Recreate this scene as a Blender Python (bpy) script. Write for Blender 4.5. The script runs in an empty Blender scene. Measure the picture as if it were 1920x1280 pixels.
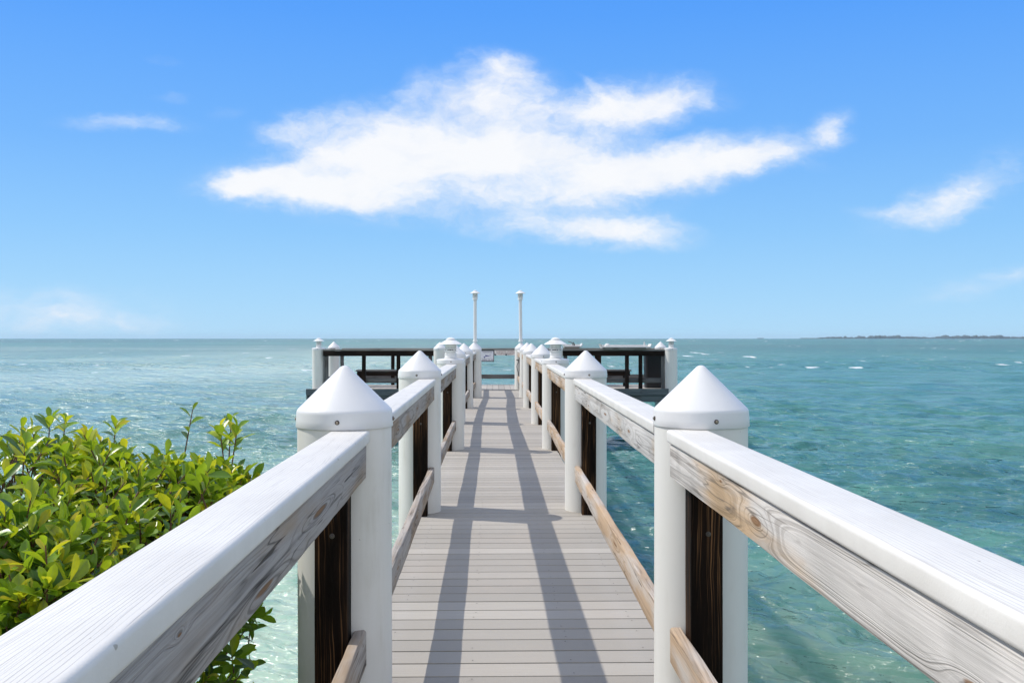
import bpy, bmesh, math, random
import numpy as np
from mathutils import Vector, Matrix

random.seed(7)
rng = np.random.default_rng(7)
R = math.radians
C = bpy.context.scene.collection
scene = bpy.context.scene
F = 1850.0           # focal length in photo pixels (1920 wide)
EYE = 1.21           # eye height over the deck
YAW = math.atan(0.019)
WATER = -1.3

def P(px, d, z=0.0):
    """point at photo column px and depth d -> world"""
    xc = (px - 960) * d / F
    return Vector((xc * math.cos(YAW) + d * math.sin(YAW), -xc * math.sin(YAW) + d * math.cos(YAW), z))

def ZP(py, d):
    return EYE - (py - 634) * d / F

# ------------------------------------------------------------------ nodes
class NT:
    def __init__(self, name):
        self.m = bpy.data.materials.new(name)
        self.m.use_nodes = True
        self.t = self.m.node_tree
        self.t.nodes.clear()
        self.out = self.t.nodes.new('ShaderNodeOutputMaterial')
    def n(self, kind, **kw):
        return mknode(self.t, kind, **kw)
    def link(self, a, b):
        self.t.links.new(a, b)

def mknode(t, kind, ins=None, **kw):
    nd = t.nodes.new(kind)
    for k, v in kw.items():
        setattr(nd, k, v)
    if ins:
        for k, v in ins.items():
            s = nd.inputs[k]
            if isinstance(v, bpy.types.NodeSocket):
                t.links.new(v, s)
            else:
                s.default_value = v
    return nd

def math_(t, op, a, b=None, c=None, clamp=False):
    ins = {0: a}
    if b is not None: ins[1] = b
    if c is not None: ins[2] = c
    return mknode(t, 'ShaderNodeMath', ins, operation=op, use_clamp=clamp).outputs[0]

def mixc(t, fac, a, b, blend='MIX'):
    nd = mknode(t, 'ShaderNodeMix', None, data_type='RGBA', blend_type=blend)
    for idx, v in ((0, fac), (6, a), (7, b)):
        s = nd.inputs[idx]
        if isinstance(v, bpy.types.NodeSocket): t.links.new(v, s)
        else: s.default_value = v if idx == 0 else (*v, 1.0)[:4]
    return nd.outputs[2]

def ramp(t, fac, lo, hi, a=0.0, b=1.0, smooth=True):
    return mknode(t, 'ShaderNodeMapRange', {0: fac, 1: lo, 2: hi, 3: a, 4: b},
                  interpolation_type='SMOOTHSTEP' if smooth else 'LINEAR', clamp=True).outputs[0]

def noise(t, vec, scale, detail=4, rough=0.55, dist=0.0):
    return mknode(t, 'ShaderNodeTexNoise', {'Vector': vec, 'Scale': scale, 'Detail': detail,
                  'Roughness': rough, 'Distortion': dist}).outputs[0]

def vmul(t, vec, s):
    return mknode(t, 'ShaderNodeVectorMath', {0: vec, 1: s}, operation='MULTIPLY').outputs[0]

def vadd(t, vec, s):
    return mknode(t, 'ShaderNodeVectorMath', {0: vec, 1: s}, operation='ADD').outputs[0]

def bsdf(N, color, rough=0.5, bump=None, bstr=0.3, bdist=0.002, spec=0.5, **extra):
    ins = {'Base Color': color if isinstance(color, bpy.types.NodeSocket) else (*color, 1.0),
           'Roughness': rough, 'Specular IOR Level': spec}
    ins.update(extra)
    b = N.n('ShaderNodeBsdfPrincipled', ins=ins)
    if bump is not None:
        bn = N.n('ShaderNodeBump', ins={'Height': bump, 'Strength': bstr, 'Distance': bdist})
        N.link(bn.outputs[0], b.inputs['Normal'])
    N.link(b.outputs[0], N.out.inputs['Surface'])
    return b

def objvec(N, spread=37.0):
    t = N.t
    tc = N.n('ShaderNodeTexCoord')
    oi = N.n('ShaderNodeObjectInfo')
    off = math_(t, 'MULTIPLY', oi.outputs['Random'], spread)
    cx = N.n('ShaderNodeCombineXYZ', ins={0: off, 1: 0.0, 2: 0.0})
    return tc.outputs['Object'], vadd(t, tc.outputs['Object'], cx.outputs[0]), oi.outputs['Random']

# ------------------------------------------------------------------ materials
def mat_plain(name, col, rough=0.5, **kw):
    N = NT(name); t = N.t
    tc = N.n('ShaderNodeTexCoord')
    nz = noise(t, tc.outputs['Object'], 30.0, 5)
    c = mixc(t, ramp(t, nz, 0.3, 0.75), tuple(v * 0.82 for v in col), col)
    bsdf(N, c, rough, nz, 0.15, 0.002, **kw)
    return N.m

def mat_pvc(name, col, dirt, rough=0.38, streak=1.0):
    N = NT(name); t = N.t
    o, v, r = objvec(N)
    st = noise(t, vmul(t, v, (14.0, 14.0, 1.6)), 1.0, 6, 0.6)
    bl = noise(t, v, 5.0, 5, 0.6)
    sp = noise(t, v, 90.0, 2, 0.5)
    f = math_(t, 'MULTIPLY', ramp(t, st, 0.45, 0.8), ramp(t, bl, 0.35, 0.7))
    c = mixc(t, math_(t, 'MULTIPLY', f, 0.75 * streak), col, dirt)
    # little scuffs and specks
    c = mixc(t, math_(t, 'MULTIPLY', ramp(t, sp, 0.745, 0.80), 0.55), c, (0.16, 0.14, 0.11))
    # grime rising from deck and water line
    sx = N.n('ShaderNodeSeparateXYZ', ins={0: o})
    low = ramp(t, math_(t, 'ADD', sx.outputs[2], math_(t, 'MULTIPLY', bl, 0.25)), 0.02, 0.22, 1.0, 0.0)
    c = mixc(t, math_(t, 'MULTIPLY', low, 0.22), c, (0.42, 0.40, 0.33))
    wl = ramp(t, math_(t, 'ADD', sx.outputs[2], math_(t, 'MULTIPLY', bl, 0.5)), -1.05, -0.75, 1.0, 0.0)
    c = mixc(t, math_(t, 'MULTIPLY', wl, 0.75), c, (0.12, 0.13, 0.07))
    bsdf(N, c, math_(t, 'ADD', rough, math_(t, 'MULTIPLY', bl, 0.2)), bl, 0.12, 0.004, spec=0.42)
    return N.m

def mat_caprail(name):
    """embossed white composite board, grain along local X"""
    N = NT(name); t = N.t
    o, v, r = objvec(N)
    # wandering embossed grain lines
    wob = noise(t, vmul(t, v, (1.3, 9.0, 9.0)), 1.0, 3)
    sx = N.n('ShaderNodeSeparateXYZ', ins={0: v})
    y = math_(t, 'ADD', sx.outputs[1], math_(t, 'MULTIPLY', wob, 0.035))
    g = noise(t, N.n('ShaderNodeCombineXYZ', ins={0: math_(t, 'MULTIPLY', sx.outputs[0], 3.0), 1: math_(t, 'MULTIPLY', y, 190.0), 2: math_(t, 'MULTIPLY', sx.outputs[2], 60.0)}).outputs[0], 1.0, 3, 0.65)
    per = ramp(t, math_(t, 'SINE', math_(t, 'ADD', math_(t, 'MULTIPLY', y, 2 * math.pi / 0.0062), math_(t, 'MULTIPLY', wob, 9.0))), 0.55, 1.0)
    line = math_(t, 'MULTIPLY', math_(t, 'MAXIMUM', ramp(t, g, 0.58, 0.72), per), ramp(t, g, 0.30, 0.60, 0.25, 1.0))
    nrm = N.n('ShaderNodeSeparateXYZ', ins={0: N.n('ShaderNodeTexCoord').outputs['Normal']})
    line = math_(t, 'MULTIPLY', line, ramp(t, nrm.outputs[2], 0.85, 0.97))
    bl = noise(t, v, 4.0, 5, 0.6)
    c = mixc(t, ramp(t, bl, 0.35, 0.7), (0.66, 0.64, 0.595), (0.735, 0.718, 0.675))
    c = mixc(t, math_(t, 'MULTIPLY', line, 0.55), c, (0.40, 0.38, 0.35))
    sp = noise(t, vmul(t, v, (40.0, 110.0, 60.0)), 1.0, 1)
    c = mixc(t, math_(t, 'MULTIPLY', ramp(t, sp, 0.775, 0.82), 0.6), c, (0.2, 0.17, 0.13))
    nx = N.n('ShaderNodeSeparateXYZ', ins={0: o})
    h = math_(t, 'MULTIPLY', line, -1.0)
    h = math_(t, 'ADD', h, math_(t, 'MULTIPLY', noise(t, v, 260.0, 2), 0.5))
    bsdf(N, c, 0.5, h, 0.35, 0.0015, spec=0.35)
    return N.m

def mat_weathered(name, light, line, tan, tan_amt, dark_amt, knots=(), scale=1.0, tanx=None):
    N = NT(name); t = N.t
    o, v, r = objvec(N)
    so = N.n('ShaderNodeSeparateXYZ', ins={0: o})
    x, y, z = so.outputs
    # flat sawn growth rings: log centre a little behind the face
    wig = noise(t, vmul(t, v, (0.40, 4.0, 4.0)), 1.0, 3, 0.5)
    wig2 = noise(t, vmul(t, v, (4.0, 14.0, 14.0)), 1.0, 3, 0.5)
    zz = math_(t, 'ADD', z, math_(t, 'MULTIPLY', math_(t, 'SUBTRACT', wig, 0.5), 0.075))
    rr = math_(t, 'SQRT', math_(t, 'ADD', math_(t, 'POWER', math_(t, 'ABSOLUTE', zz), 2.0), 0.0016))
    rr = math_(t, 'ADD', rr, math_(t, 'MULTIPLY', y, 0.25))
    rr = math_(t, 'ADD', rr, math_(t, 'MULTIPLY', wig2, 0.005))
    rr = math_(t, 'ADD', rr, math_(t, 'MULTIPLY', wig, 0.035))
    kn = None; kg = None
    for (kx, kz, ka, kb, amp) in knots:
        dx = math_(t, 'DIVIDE', math_(t, 'SUBTRACT', x, kx), ka)
        dz = math_(t, 'DIVIDE', math_(t, 'SUBTRACT', z, kz), kb)
        q = math_(t, 'ADD', math_(t, 'MULTIPLY', dx, dx), math_(t, 'MULTIPLY', dz, dz))
        g = math_(t, 'EXPONENT', math_(t, 'MULTIPLY', q, -1.0))
        rr = math_(t, 'ADD', rr, math_(t, 'MULTIPLY', g, amp))
        core = ramp(t, q, 0.03, 0.10, 1.0, 0.0)
        kn = core if kn is None else math_(t, 'MAXIMUM', kn, core)
        g2 = math_(t, 'EXPONENT', math_(t, 'MULTIPLY', q, -0.22))
        kg = g2 if kg is None else math_(t, 'MAXIMUM', kg, g2)
    rv = N.n('ShaderNodeCombineXYZ', ins={0: math_(t, 'MULTIPLY', rr, 230.0 / scale), 1: math_(t, 'MULTIPLY', x, 0.5), 2: math_(t, 'MULTIPLY', r, 20.0)}).outputs[0]
    band = ramp(t, noise(t, rv, 1.0, 2, 0.6), 0.46, 0.66)
    fib = noise(t, vmul(t, v, (4.0, 300.0, 300.0)), 1.0, 4, 0.7)
    patch = noise(t, vmul(t, v, (1.6, 9.0, 9.0)), 1.0, 4, 0.55)
    if tanx is not None:      # bare tan zone around one place on the board
        patch = math_(t, 'ADD', patch, ramp(t, math_(t, 'ABSOLUTE', math_(t, 'SUBTRACT', x, tanx[0])), 0.0, tanx[1], 0.22, -0.12))
    tanf = ramp(t, math_(t, 'ADD', patch, math_(t, 'MULTIPLY', math_(t, 'SUBTRACT', wig2, 0.5), 0.25)), 0.54 - 0.34 * tan_amt, 0.82 - 0.34 * tan_amt)
    strength = noise(t, vmul(t, v, (2.3, 12.0, 12.0)), 1.0, 3)
    c = mixc(t, ramp(t, fib, 0.3, 0.72), tuple(k * 0.80 for k in light), light)
    c = mixc(t, math_(t, 'MULTIPLY', tanf, 0.85), c, tan)
    lf = math_(t, 'MULTIPLY', band, ramp(t, strength, 0.30, 0.62, 0.25, 0.95))
    if kg is not None: lf = math_(t, 'MAXIMUM', lf, math_(t, 'MULTIPLY', band, kg))
    lcol = mixc(t, tanf, line, tuple(k * 0.55 for k in tan))
    c = mixc(t, math_(t, 'MULTIPLY', lf, 0.62), c, lcol)
    vn = noise(t, vmul(t, v, (1.5, 26.0, 26.0)), 1.0, 2, 0.5)
    vein = math_(t, 'MULTIPLY', ramp(t, math_(t, 'ABSOLUTE', math_(t, 'SUBTRACT', vn, 0.5)), 0.0, 0.022, 1.0, 0.0), ramp(t, strength, 0.42, 0.6))
    c = mixc(t, math_(t, 'MULTIPLY', vein, 0.7), c, tuple(k * 0.5 for k in line))
    # dark stains along the grain and drying cracks
    stn = noise(t, vmul(t, v, (0.9, 34.0, 34.0)), 1.0, 4, 0.65)
    c = mixc(t, math_(t, 'MULTIPLY', ramp(t, stn, 0.56, 0.74), dark_amt), c, tuple(k * 0.28 for k in line))
    crk = noise(t, vmul(t, v, (2.2, 75.0, 75.0)), 1.0, 2, 0.5)
    crf = ramp(t, crk, 0.70, 0.755)
    c = mixc(t, math_(t, 'MULTIPLY', crf, 0.8), c, (0.03, 0.025, 0.02))
    if kn is not None:
        c = mixc(t, math_(t, 'MULTIPLY', kn, 0.85), c, (0.22, 0.115, 0.05))
    h = math_(t, 'ADD', math_(t, 'MULTIPLY', band, -0.6), math_(t, 'MULTIPLY', fib, 0.7))
    h = math_(t, 'SUBTRACT', h, math_(t, 'MULTIPLY', crf, 1.5))
    bsdf(N, c, 0.85, h, 0.7, 0.002, spec=0.10)
    return N.m

def mat_dark(name):
    N = NT(name); t = N.t
    o, v, r = objvec(N)
    wob = noise(t, vmul(t, v, (2.0, 8.0, 8.0)), 1.0, 3)
    so = N.n('ShaderNodeSeparateXYZ', ins={0: v})
    q = math_(t, 'ADD', math_(t, 'ADD', so.outputs[1], math_(t, 'MULTIPLY', so.outputs[2], 0.8)), math_(t, 'MULTIPLY', wob, 0.05))
    s = ramp(t, noise(t, N.n('ShaderNodeCombineXYZ', ins={0: math_(t, 'MULTIPLY', so.outputs[0], 1.1), 1: math_(t, 'MULTIPLY', q, 210.0), 2: 0.0}).outputs[0], 1.0, 3, 0.6), 0.50, 0.68)
    st = noise(t, vmul(t, v, (1.5, 14.0, 14.0)), 1.0, 4)
    fib = noise(t, vmul(t, v, (6.0, 200.0, 200.0)), 1.0, 3, 0.7)
    c = mixc(t, ramp(t, st, 0.35, 0.7), (0.005, 0.003, 0.002), (0.018, 0.009, 0.005))
    c = mixc(t, math_(t, 'MULTIPLY', math_(t, 'MULTIPLY', s, ramp(t, st, 0.40, 0.60)), 0.95), c, (0.25, 0.125, 0.055))
    c = mixc(t, math_(t, 'MULTIPLY', ramp(t, fib, 0.55, 0.8), 0.15), c, (0.12, 0.08, 0.05))
    bsdf(N, c, 0.72, math_(t, 'ADD', s, fib), 0.5, 0.002, spec=0.10)
    return N.m

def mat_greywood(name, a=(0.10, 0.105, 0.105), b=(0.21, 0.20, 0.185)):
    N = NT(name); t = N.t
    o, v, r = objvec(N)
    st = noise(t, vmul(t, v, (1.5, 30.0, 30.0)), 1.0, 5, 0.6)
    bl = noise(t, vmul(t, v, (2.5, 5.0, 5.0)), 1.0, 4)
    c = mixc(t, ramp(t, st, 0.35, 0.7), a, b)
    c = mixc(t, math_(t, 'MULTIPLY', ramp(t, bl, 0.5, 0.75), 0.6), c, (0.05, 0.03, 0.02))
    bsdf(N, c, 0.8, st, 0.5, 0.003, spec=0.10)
    return N.m

def mat_deck(name, along):
    N = NT(name); t = N.t
    tc = N.n('ShaderNodeTexCoord')
    v = tc.outputs['Object']
    at = N.n('ShaderNodeAttribute', attribute_name='board')
    sc = (4.0, 150.0, 20.0) if along == 'x' else (150.0, 4.0, 20.0)
    off = N.n('ShaderNodeCombineXYZ', ins={0: math_(t, 'MULTIPLY', at.outputs['Fac'], 31.0), 1: 0.0, 2: 0.0})
    vv = vadd(t, v, off.outputs[0])
    st = noise(t, vmul(t, vv, sc), 1.0, 4, 0.65)
    sp = noise(t, v, 220.0, 2, 0.6)
    bl = noise(t, v, 1.3, 5, 0.6)
    dk = noise(t, v, 9.0, 4, 0.6)
    c = mixc(t, at.outputs['Fac'], (0.335, 0.31, 0.268), (0.475, 0.442, 0.385))
    c = mixc(t, math_(t, 'MULTIPLY', ramp(t, st, 0.35, 0.7), 0.5), c, (0.355, 0.32, 0.285))
    c = mixc(t, math_(t, 'MULTIPLY', ramp(t, bl, 0.45, 0.75), 0.45), c, (0.42, 0.37, 0.315))
    c = mixc(t, math_(t, 'MULTIPLY', ramp(t, sp, 0.55, 0.75), 0.25), c, (0.58, 0.56, 0.52))
    c = mixc(t, math_(t, 'MULTIPLY', ramp(t, dk, 0.66, 0.78), 0.35), c, (0.20, 0.18, 0.16))
    # the odd bleached scrape
    wh = noise(t, vmul(t, v, (7.0, 26.0, 7.0)), 1.0, 3, 0.7)
    c = mixc(t, math_(t, 'MULTIPLY', ramp(t, wh, 0.735, 0.79), 0.55), c, (0.70, 0.68, 0.64))
    bsdf(N, c, 0.68, math_(t, 'ADD', st, math_(t, 'MULTIPLY', sp, 0.6)), 0.45, 0.0015, spec=0.28)
    return N.m

M = {}
M['sleeve'] = mat_pvc('white_pvc_sleeve', (0.755, 0.742, 0.695), (0.55, 0.52, 0.44))
M['cap'] = mat_pvc('white_plastic_cap', (0.755, 0.752, 0.745), (0.62, 0.61, 0.58), 0.30, 0.6)
M['lamp'] = mat_pvc('white_lamp_paint', (0.80, 0.80, 0.79), (0.55, 0.52, 0.46), 0.4, 0.8)
M['caprail'] = mat_caprail('white_embossed_board')
M['wood_right'] = mat_weathered('bleached_rail_wood', (0.63, 0.605, 0.57), (0.25, 0.225, 0.20), (0.52, 0.36, 0.205), 0.16, 0.5,
                                knots=((2.63, -0.004, 0.16, 0.034, 0.050), (2.95, 0.033, 0.05, 0.012, 0.018), (1.7, -0.02, 0.10, 0.02, 0.02)), tanx=(2.86, 0.62))
M['wood_left'] = mat_weathered('silver_rail_wood', (0.43, 0.405, 0.385), (0.075, 0.068, 0.062), (0.36, 0.28, 0.20), 0.28, 1.0,
                               knots=((2.75, 0.0, 0.30, 0.022, 0.05), (1.55, 0.01, 0.05, 0.012, 0.018), (1.75, 0.03, 0.03, 0.008, 0.012), (2.2, -0.03, 0.25, 0.02, 0.03), (0.9, 0.0, 0.3, 0.02, 0.04)))
M['wood_mid'] = mat_weathered('grey_rail_wood', (0.47, 0.43, 0.39), (0.15, 0.125, 0.105), (0.34, 0.245, 0.16), 0.42, 0.75,
                              knots=((1.9, 0.01, 0.2, 0.025, 0.04), (3.0, -0.01, 0.25, 0.02, 0.04), (0.8, 0.0, 0.15, 0.02, 0.03)))
M['wood_silver'] = mat_weathered('silver_swirl_rail_wood', (0.60, 0.59, 0.57), (0.27, 0.25, 0.23), (0.46, 0.35, 0.23), 0.10, 0.5,
                              knots=((3.2, 0.015, 0.10, 0.02, 0.03), (2.5, -0.02, 0.12, 0.02, 0.03), (1.6, 0.0, 0.2, 0.02, 0.04), (0.7, 0.0, 0.15, 0.025, 0.03)))
M['wood_tan'] = mat_weathered('sun_tanned_lower_rail_wood', (0.58, 0.53, 0.48), (0.29, 0.22, 0.165), (0.47, 0.325, 0.20), 0.55, 0.4,
                              knots=((2.6, 0.0, 0.12, 0.02, 0.03), (1.2, 0.01, 0.2, 0.02, 0.03)))
M['dark'] = mat_dark('dark_stained_post_wood')
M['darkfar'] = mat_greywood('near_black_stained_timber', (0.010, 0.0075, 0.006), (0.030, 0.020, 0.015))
M['grey'] = mat_greywood('old_grey_timber')
M['greytop'] = mat_greywood('silvered_timber', (0.20, 0.19, 0.17), (0.38, 0.36, 0.33))
M['deck'] = mat_deck('taupe_composite_boards', 'x')
M['deck_y'] = mat_deck('taupe_composite_boards_lengthwise', 'y')
M['screw'] = mat_plain('stainless_screw', (0.42, 0.36, 0.28), 0.35, Metallic=0.8)
M['washer'] = mat_plain('dark_rubber_washer', (0.05, 0.035, 0.03), 0.6)
M['black'] = mat_plain('black_plastic', (0.006, 0.007, 0.011), 0.5)
M['globe'] = mat_plain('frosted_lamp_glass', (0.78, 0.80, 0.78), 0.25)
M['signwhite'] = mat_plain('white_sign_face', (0.84, 0.85, 0.88), 0.45)
M['signcream'] = mat_plain('cream_board_face', (0.90, 0.86, 0.80), 0.55)
M['signblack'] = mat_plain('dark_navy_paint', (0.015, 0.022, 0.05), 0.5)
M['signblue'] = mat_plain('blue_fish_paint', (0.02, 0.045, 0.28), 0.5)
M['signred'] = mat_plain('brown_red_letter_paint', (0.22, 0.05, 0.035), 0.5)
M['board'] = mat_plain('white_cutting_board', (0.76, 0.75, 0.72), 0.45)
M['bark'] = mat_plain('reddish_brown_stem_bark', (0.16, 0.075, 0.045), 0.7)
M['steel'] = mat_plain('galvanised_bolt', (0.12, 0.105, 0.09), 0.45, Metallic=0.6)

# ------------------------------------------------------------------ mesh helpers
def mesh_from_bm(name, bm, mats, smooth=None):
    me = bpy.data.meshes.new(name)
    bm.normal_update()
    bm.to_mesh(me); bm.free()
    for m in (mats if isinstance(mats, (list, tuple)) else [mats]):
        me.materials.append(m)
    if smooth is not None:
        for p in me.polygons: p.use_smooth = True
        if smooth < 180:
            me.set_sharp_from_angle(angle=R(smooth))
    return me

def obj(name, me, parent=None, loc=None):
    o = bpy.data.objects.new(name, me)
    C.objects.link(o)
    if parent is not None: o.parent = parent
    if loc is not None: o.location = loc
    return o

def thing(name, loc, label, cat, group=None, rotz=0.0):
    o = bpy.data.objects.new(name, None)
    o.empty_display_size = 0.2
    C.objects.link(o)
    o.location = loc; o.rotation_euler = (0, 0, rotz)
    tag(o, label, cat, group)
    return o

def tag(o, label, cat, group=None):
    o['label'] = label; o['category'] = cat
    if group: o['group'] = group
    return o

def copy_tree(src, parent=None):
    c = src.copy(); C.objects.link(c)
    if parent is not None: c.parent = parent
    for ch in list(src.children):
        copy_tree(ch, c)
    return c

def add_box(bm, c, s, bevel=0.0, rot=None, mi=0):
    res = bmesh.ops.create_cube(bm, size=1.0)
    vs = res['verts']
    bmesh.ops.scale(bm, vec=s, verts=vs)
    fs = set()
    for v in vs:
        for f in v.link_faces: fs.add(f)
    if bevel > 0:
        es = list({e for v in vs for e in v.link_edges})
        r2 = bmesh.ops.bevel(bm, geom=es, offset=bevel, segments=2, affect='EDGES', profile=0.5)
        vs = list({v for f in r2['faces'] for v in f.verts} | {v for v in vs if v.is_valid})
        fs = {f for v in vs for f in v.link_faces}
    for f in fs: f.material_index = mi
    if rot is not None:
        bmesh.ops.rotate(bm, cent=(0, 0, 0), matrix=rot, verts=vs)
    bmesh.ops.translate(bm, vec=c, verts=vs)
    return vs

def add_lathe(bm, prof, seg=48, c=(0, 0, 0), mi=0, close=True):
    rings = []
    for (r, z) in prof:
        if r < 1e-6:
            rings.append([bm.verts.new((c[0], c[1], c[2] + z))])
        else:
            rings.append([bm.verts.new((c[0] + r * math.cos(2 * math.pi * k / seg), c[1] + r * math.sin(2 * math.pi * k / seg), c[2] + z)) for k in range(seg)])
    for a, b in zip(rings[:-1], rings[1:]):
        for k in range(seg):
            k2 = (k + 1) % seg
            if len(a) == 1 and len(b) == 1: continue
            if len(a) == 1: f = bm.faces.new((a[0], b[k], b[k2])) if False else bm.faces.new((a[0], b[k2], b[k]))
            elif len(b) == 1: f = bm.faces.new((a[k], a[k2], b[0]))
            else: f = bm.faces.new((a[k], a[k2], b[k2], b[k]))
            f.material_index = mi

def add_tube(bm, pts, rad, seg=8, mi=0, cap=True):
    pts = [Vector(p) for p in pts]
    rads = rad if isinstance(rad, (list, tuple)) else [rad] * len(pts)
    prev = None; rings = []
    up = Vector((0.31, 0.2, 0.93))
    for i, p in enumerate(pts):
        d = (pts[min(i + 1, len(pts) - 1)] - pts[max(i - 1, 0)]).normalized()
        a = d.cross(up)
        if a.length < 1e-3: a = d.cross(Vector((1, 0, 0)))
        a.normalize(); b = d.cross(a).normalized()
        rings.append([bm.verts.new(p + (a * math.cos(2 * math.pi * k / seg) + b * math.sin(2 * math.pi * k / seg)) * rads[i]) for k in range(seg)])
    for a, b in zip(rings[:-1], rings[1:]):
        for k in range(seg):
            f = bm.faces.new((a[k], a[(k + 1) % seg], b[(k + 1) % seg], b[k])); f.material_index = mi
    if cap:
        bm.faces.new(rings[0][::-1]).material_index = mi
        bm.faces.new(rings[-1]).material_index = mi

def bar_mesh(name, L, w, h, rad, mat, seg=None, jit=0.0, cseg=3, seed=0):
    """timber along local X from 0..L, section w (Y) x h (Z) centred, rounded edges, slightly uneven"""
    rr = random.Random(seed)
    bm = bmesh.new()
    sec = []
    for (cx, cy, a0) in ((w/2 - rad, h/2 - rad, 0), (-w/2 + rad, h/2 - rad, 90), (-w/2 + rad, -h/2 + rad, 180), (w/2 - rad, -h/2 + rad, 270)):
        for k in range(cseg + 1):
            a = R(a0 + 90.0 * k / cseg)
            sec.append((cx + rad * math.cos(a), cy + rad * math.sin(a)))
    n = seg or max(2, int(L / 0.06))
    ph = [rr.uniform(0, 6.28) for _ in range(8)]
    rings = []
    for i in range(n + 1):
        u = L * i / n
        ring = []
        e = 0.0 if 0 < i < n else 0.0
        for k, (y, z) in enumerate(sec):
            j = jit * (math.sin(u * 7.1 + ph[k % 8]) * 0.5 + math.sin(u * 17.3 + ph[(k + 3) % 8]) * 0.3 + rr.uniform(-0.25, 0.25))
            jz = jit * (math.sin(u * 3.7 + ph[(k // 4) % 8]) + rr.uniform(-0.2, 0.2)) * 0.7
            ring.append(bm.verts.new((u, y + j * 0.6, z + jz)))
        rings.append(ring)
    m = len(sec)
    for a, b in zip(rings[:-1], rings[1:]):
        for k in range(m):
            bm.faces.new((a[k], b[k], b[(k + 1) % m], a[(k + 1) % m]))
    bm.faces.new(rings[0]); bm.faces.new(rings[-1][::-1])
    bmesh.ops.recalc_face_normals(bm, faces=bm.faces[:])
    return mesh_from_bm(name, bm, mat, 40)

def bar(name, p0, p1, w, h, rad, mat, parent, jit=0.0, seed=0, cseg=3, seg=None):
    """p0,p1 relative to parent's origin"""
    p0 = Vector(p0); p1 = Vector(p1)
    d = p1 - p0
    me = bar_mesh(name, d.length, w, h, rad, mat, jit=jit, seed=seed, cseg=cseg, seg=seg)
    o = obj(name, me, parent, p0)
    if abs(d.z) > 0.9 * d.length:                       # upright: local X -> Z
        o.rotation_euler = (0, R(-90) if d.z > 0 else R(90), 0)
    else:
        o.rotation_euler = (0, -math.asin(d.z / d.length), math.atan2(d.y, d.x))
    return o

# ------------------------------------------------------------------ piles
RB = 0.1525   # cap radius
RP = 0.1475   # sleeve radius
def sleeve_mesh(top):
    bm = bmesh.new()
    zs = [-3.2, -1.6, -0.8, 0.0, 0.5, top]
    add_lathe(bm, [(0, -3.2)] + [(RP, z) for z in zs] + [(0, top)], 64)
    return mesh_from_bm('sleeve', bm, M['sleeve'], 40)

def cone_cap_mesh():
    bm = bmesh.new()
    pr = [(0, 0.945), (RP + 0.0005, 0.94), (RB - 0.001, 0.932), (RB, 0.934)]
    pr += [(RB - 0.001, 0.955), (RB - 0.0025, 0.976)]
    # rounded shoulder into the cone
    z0, r0 = 0.976, RB - 0.0025
    for k in range(1, 6):
        a = R(45.0 * k / 5)
        pr.append((r0 - 0.020 * (1 - math.cos(a)), z0 + 0.020 * math.sin(a)))
    rs, zs = pr[-1]
    tr = 0.022
    # straight cone up to a rounded tip
    rt = tr * math.sin(R(45)); zt = zs + (rs - rt) * 0.985
    for k in (0.25, 0.5, 0.75, 1.0):
        pr.append((rs + (rt - rs) * k, zs + (zt - zs) * k))
    for k in range(1, 6):
        a = R(45 - 45.0 * k / 5)
        pr.append((max(tr * math.sin(a), 0), zt + tr * (math.cos(a) - math.cos(R(45)))))
    pr[-1] = (0, pr[-1][1])
    add_lathe(bm, pr, 72)
    bmesh.ops.recalc_face_normals(bm, faces=bm.faces[:])
    return mesh_from_bm('cone_cap', bm, M['cap'], 50)

def flat_cap_mesh():
    bm = bmesh.new()
    pr = [(0, 0.945), (RP + 0.0005, 0.94), (RB, 0.932), (RB, 0.97)]
    for k in range(1, 5):
        a = R(90.0 * k / 4)
        pr.append((RB - 0.014 * (1 - math.cos(a)), 0.97 + 0.012 * math.sin(a)))
    pr += [(0.08, 0.990), (0, 0.993)]
    add_lathe(bm, pr, 72)
    bmesh.ops.recalc_face_normals(bm, faces=bm.faces[:])
    return mesh_from_bm('flat_cap', bm, M['cap'], 50)

def screw_mesh():
    bm = bmesh.new()
    add_lathe(bm, [(0.0070, -0.004), (0.0070, 0.0025), (0.0058, 0.0036), (0, 0.0036)], 16, mi=0)
    add_lathe(bm, [(0.0045, 0.0036), (0.0042, 0.0058), (0.0025, 0.0068), (0, 0.0062)], 12, mi=1)
    return mesh_from_bm('screw', bm, [M['washer'], M['screw']], 40)

ME_SLEEVE = sleeve_mesh(0.94)
ME_CONE = cone_cap_mesh(); ME_FLAT = flat_cap_mesh(); ME_SCREW = screw_mesh()

def make_pile(kind):
    t = thing('dock_pile', (0, 0, 0), 'white round pile', 'pile')
    obj('sleeve', ME_SLEEVE, t)
    c = obj('pile_cap', ME_CONE if kind == 'cone' else ME_FLAT, t)
    for a in (-88, 4, 182):
        s = obj('screw', ME_SCREW, c)
        d = Vector((math.cos(R(a)), math.sin(R(a)), 0))
        s.location = d * (RB - 0.0015) + Vector((0, 0, 0.955))
        s.rotation_euler = (0, R(90), R(a))
    return t

proto = {'cone': make_pile('cone'), 'flat': make_pile('flat')}
used = {'cone': False, 'flat': False}
def pile(kind, x, y, rz, label, group, lean=(0, 0)):
    o = proto[kind] if not used[kind] else copy_tree(proto[kind])
    used[kind] = True
    o.location = (x, y, 0)
    o.rotation_euler = (R(lean[0]), R(lean[1]), R(rz))
    tag(o, label, 'pile', group)
    return o

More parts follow.
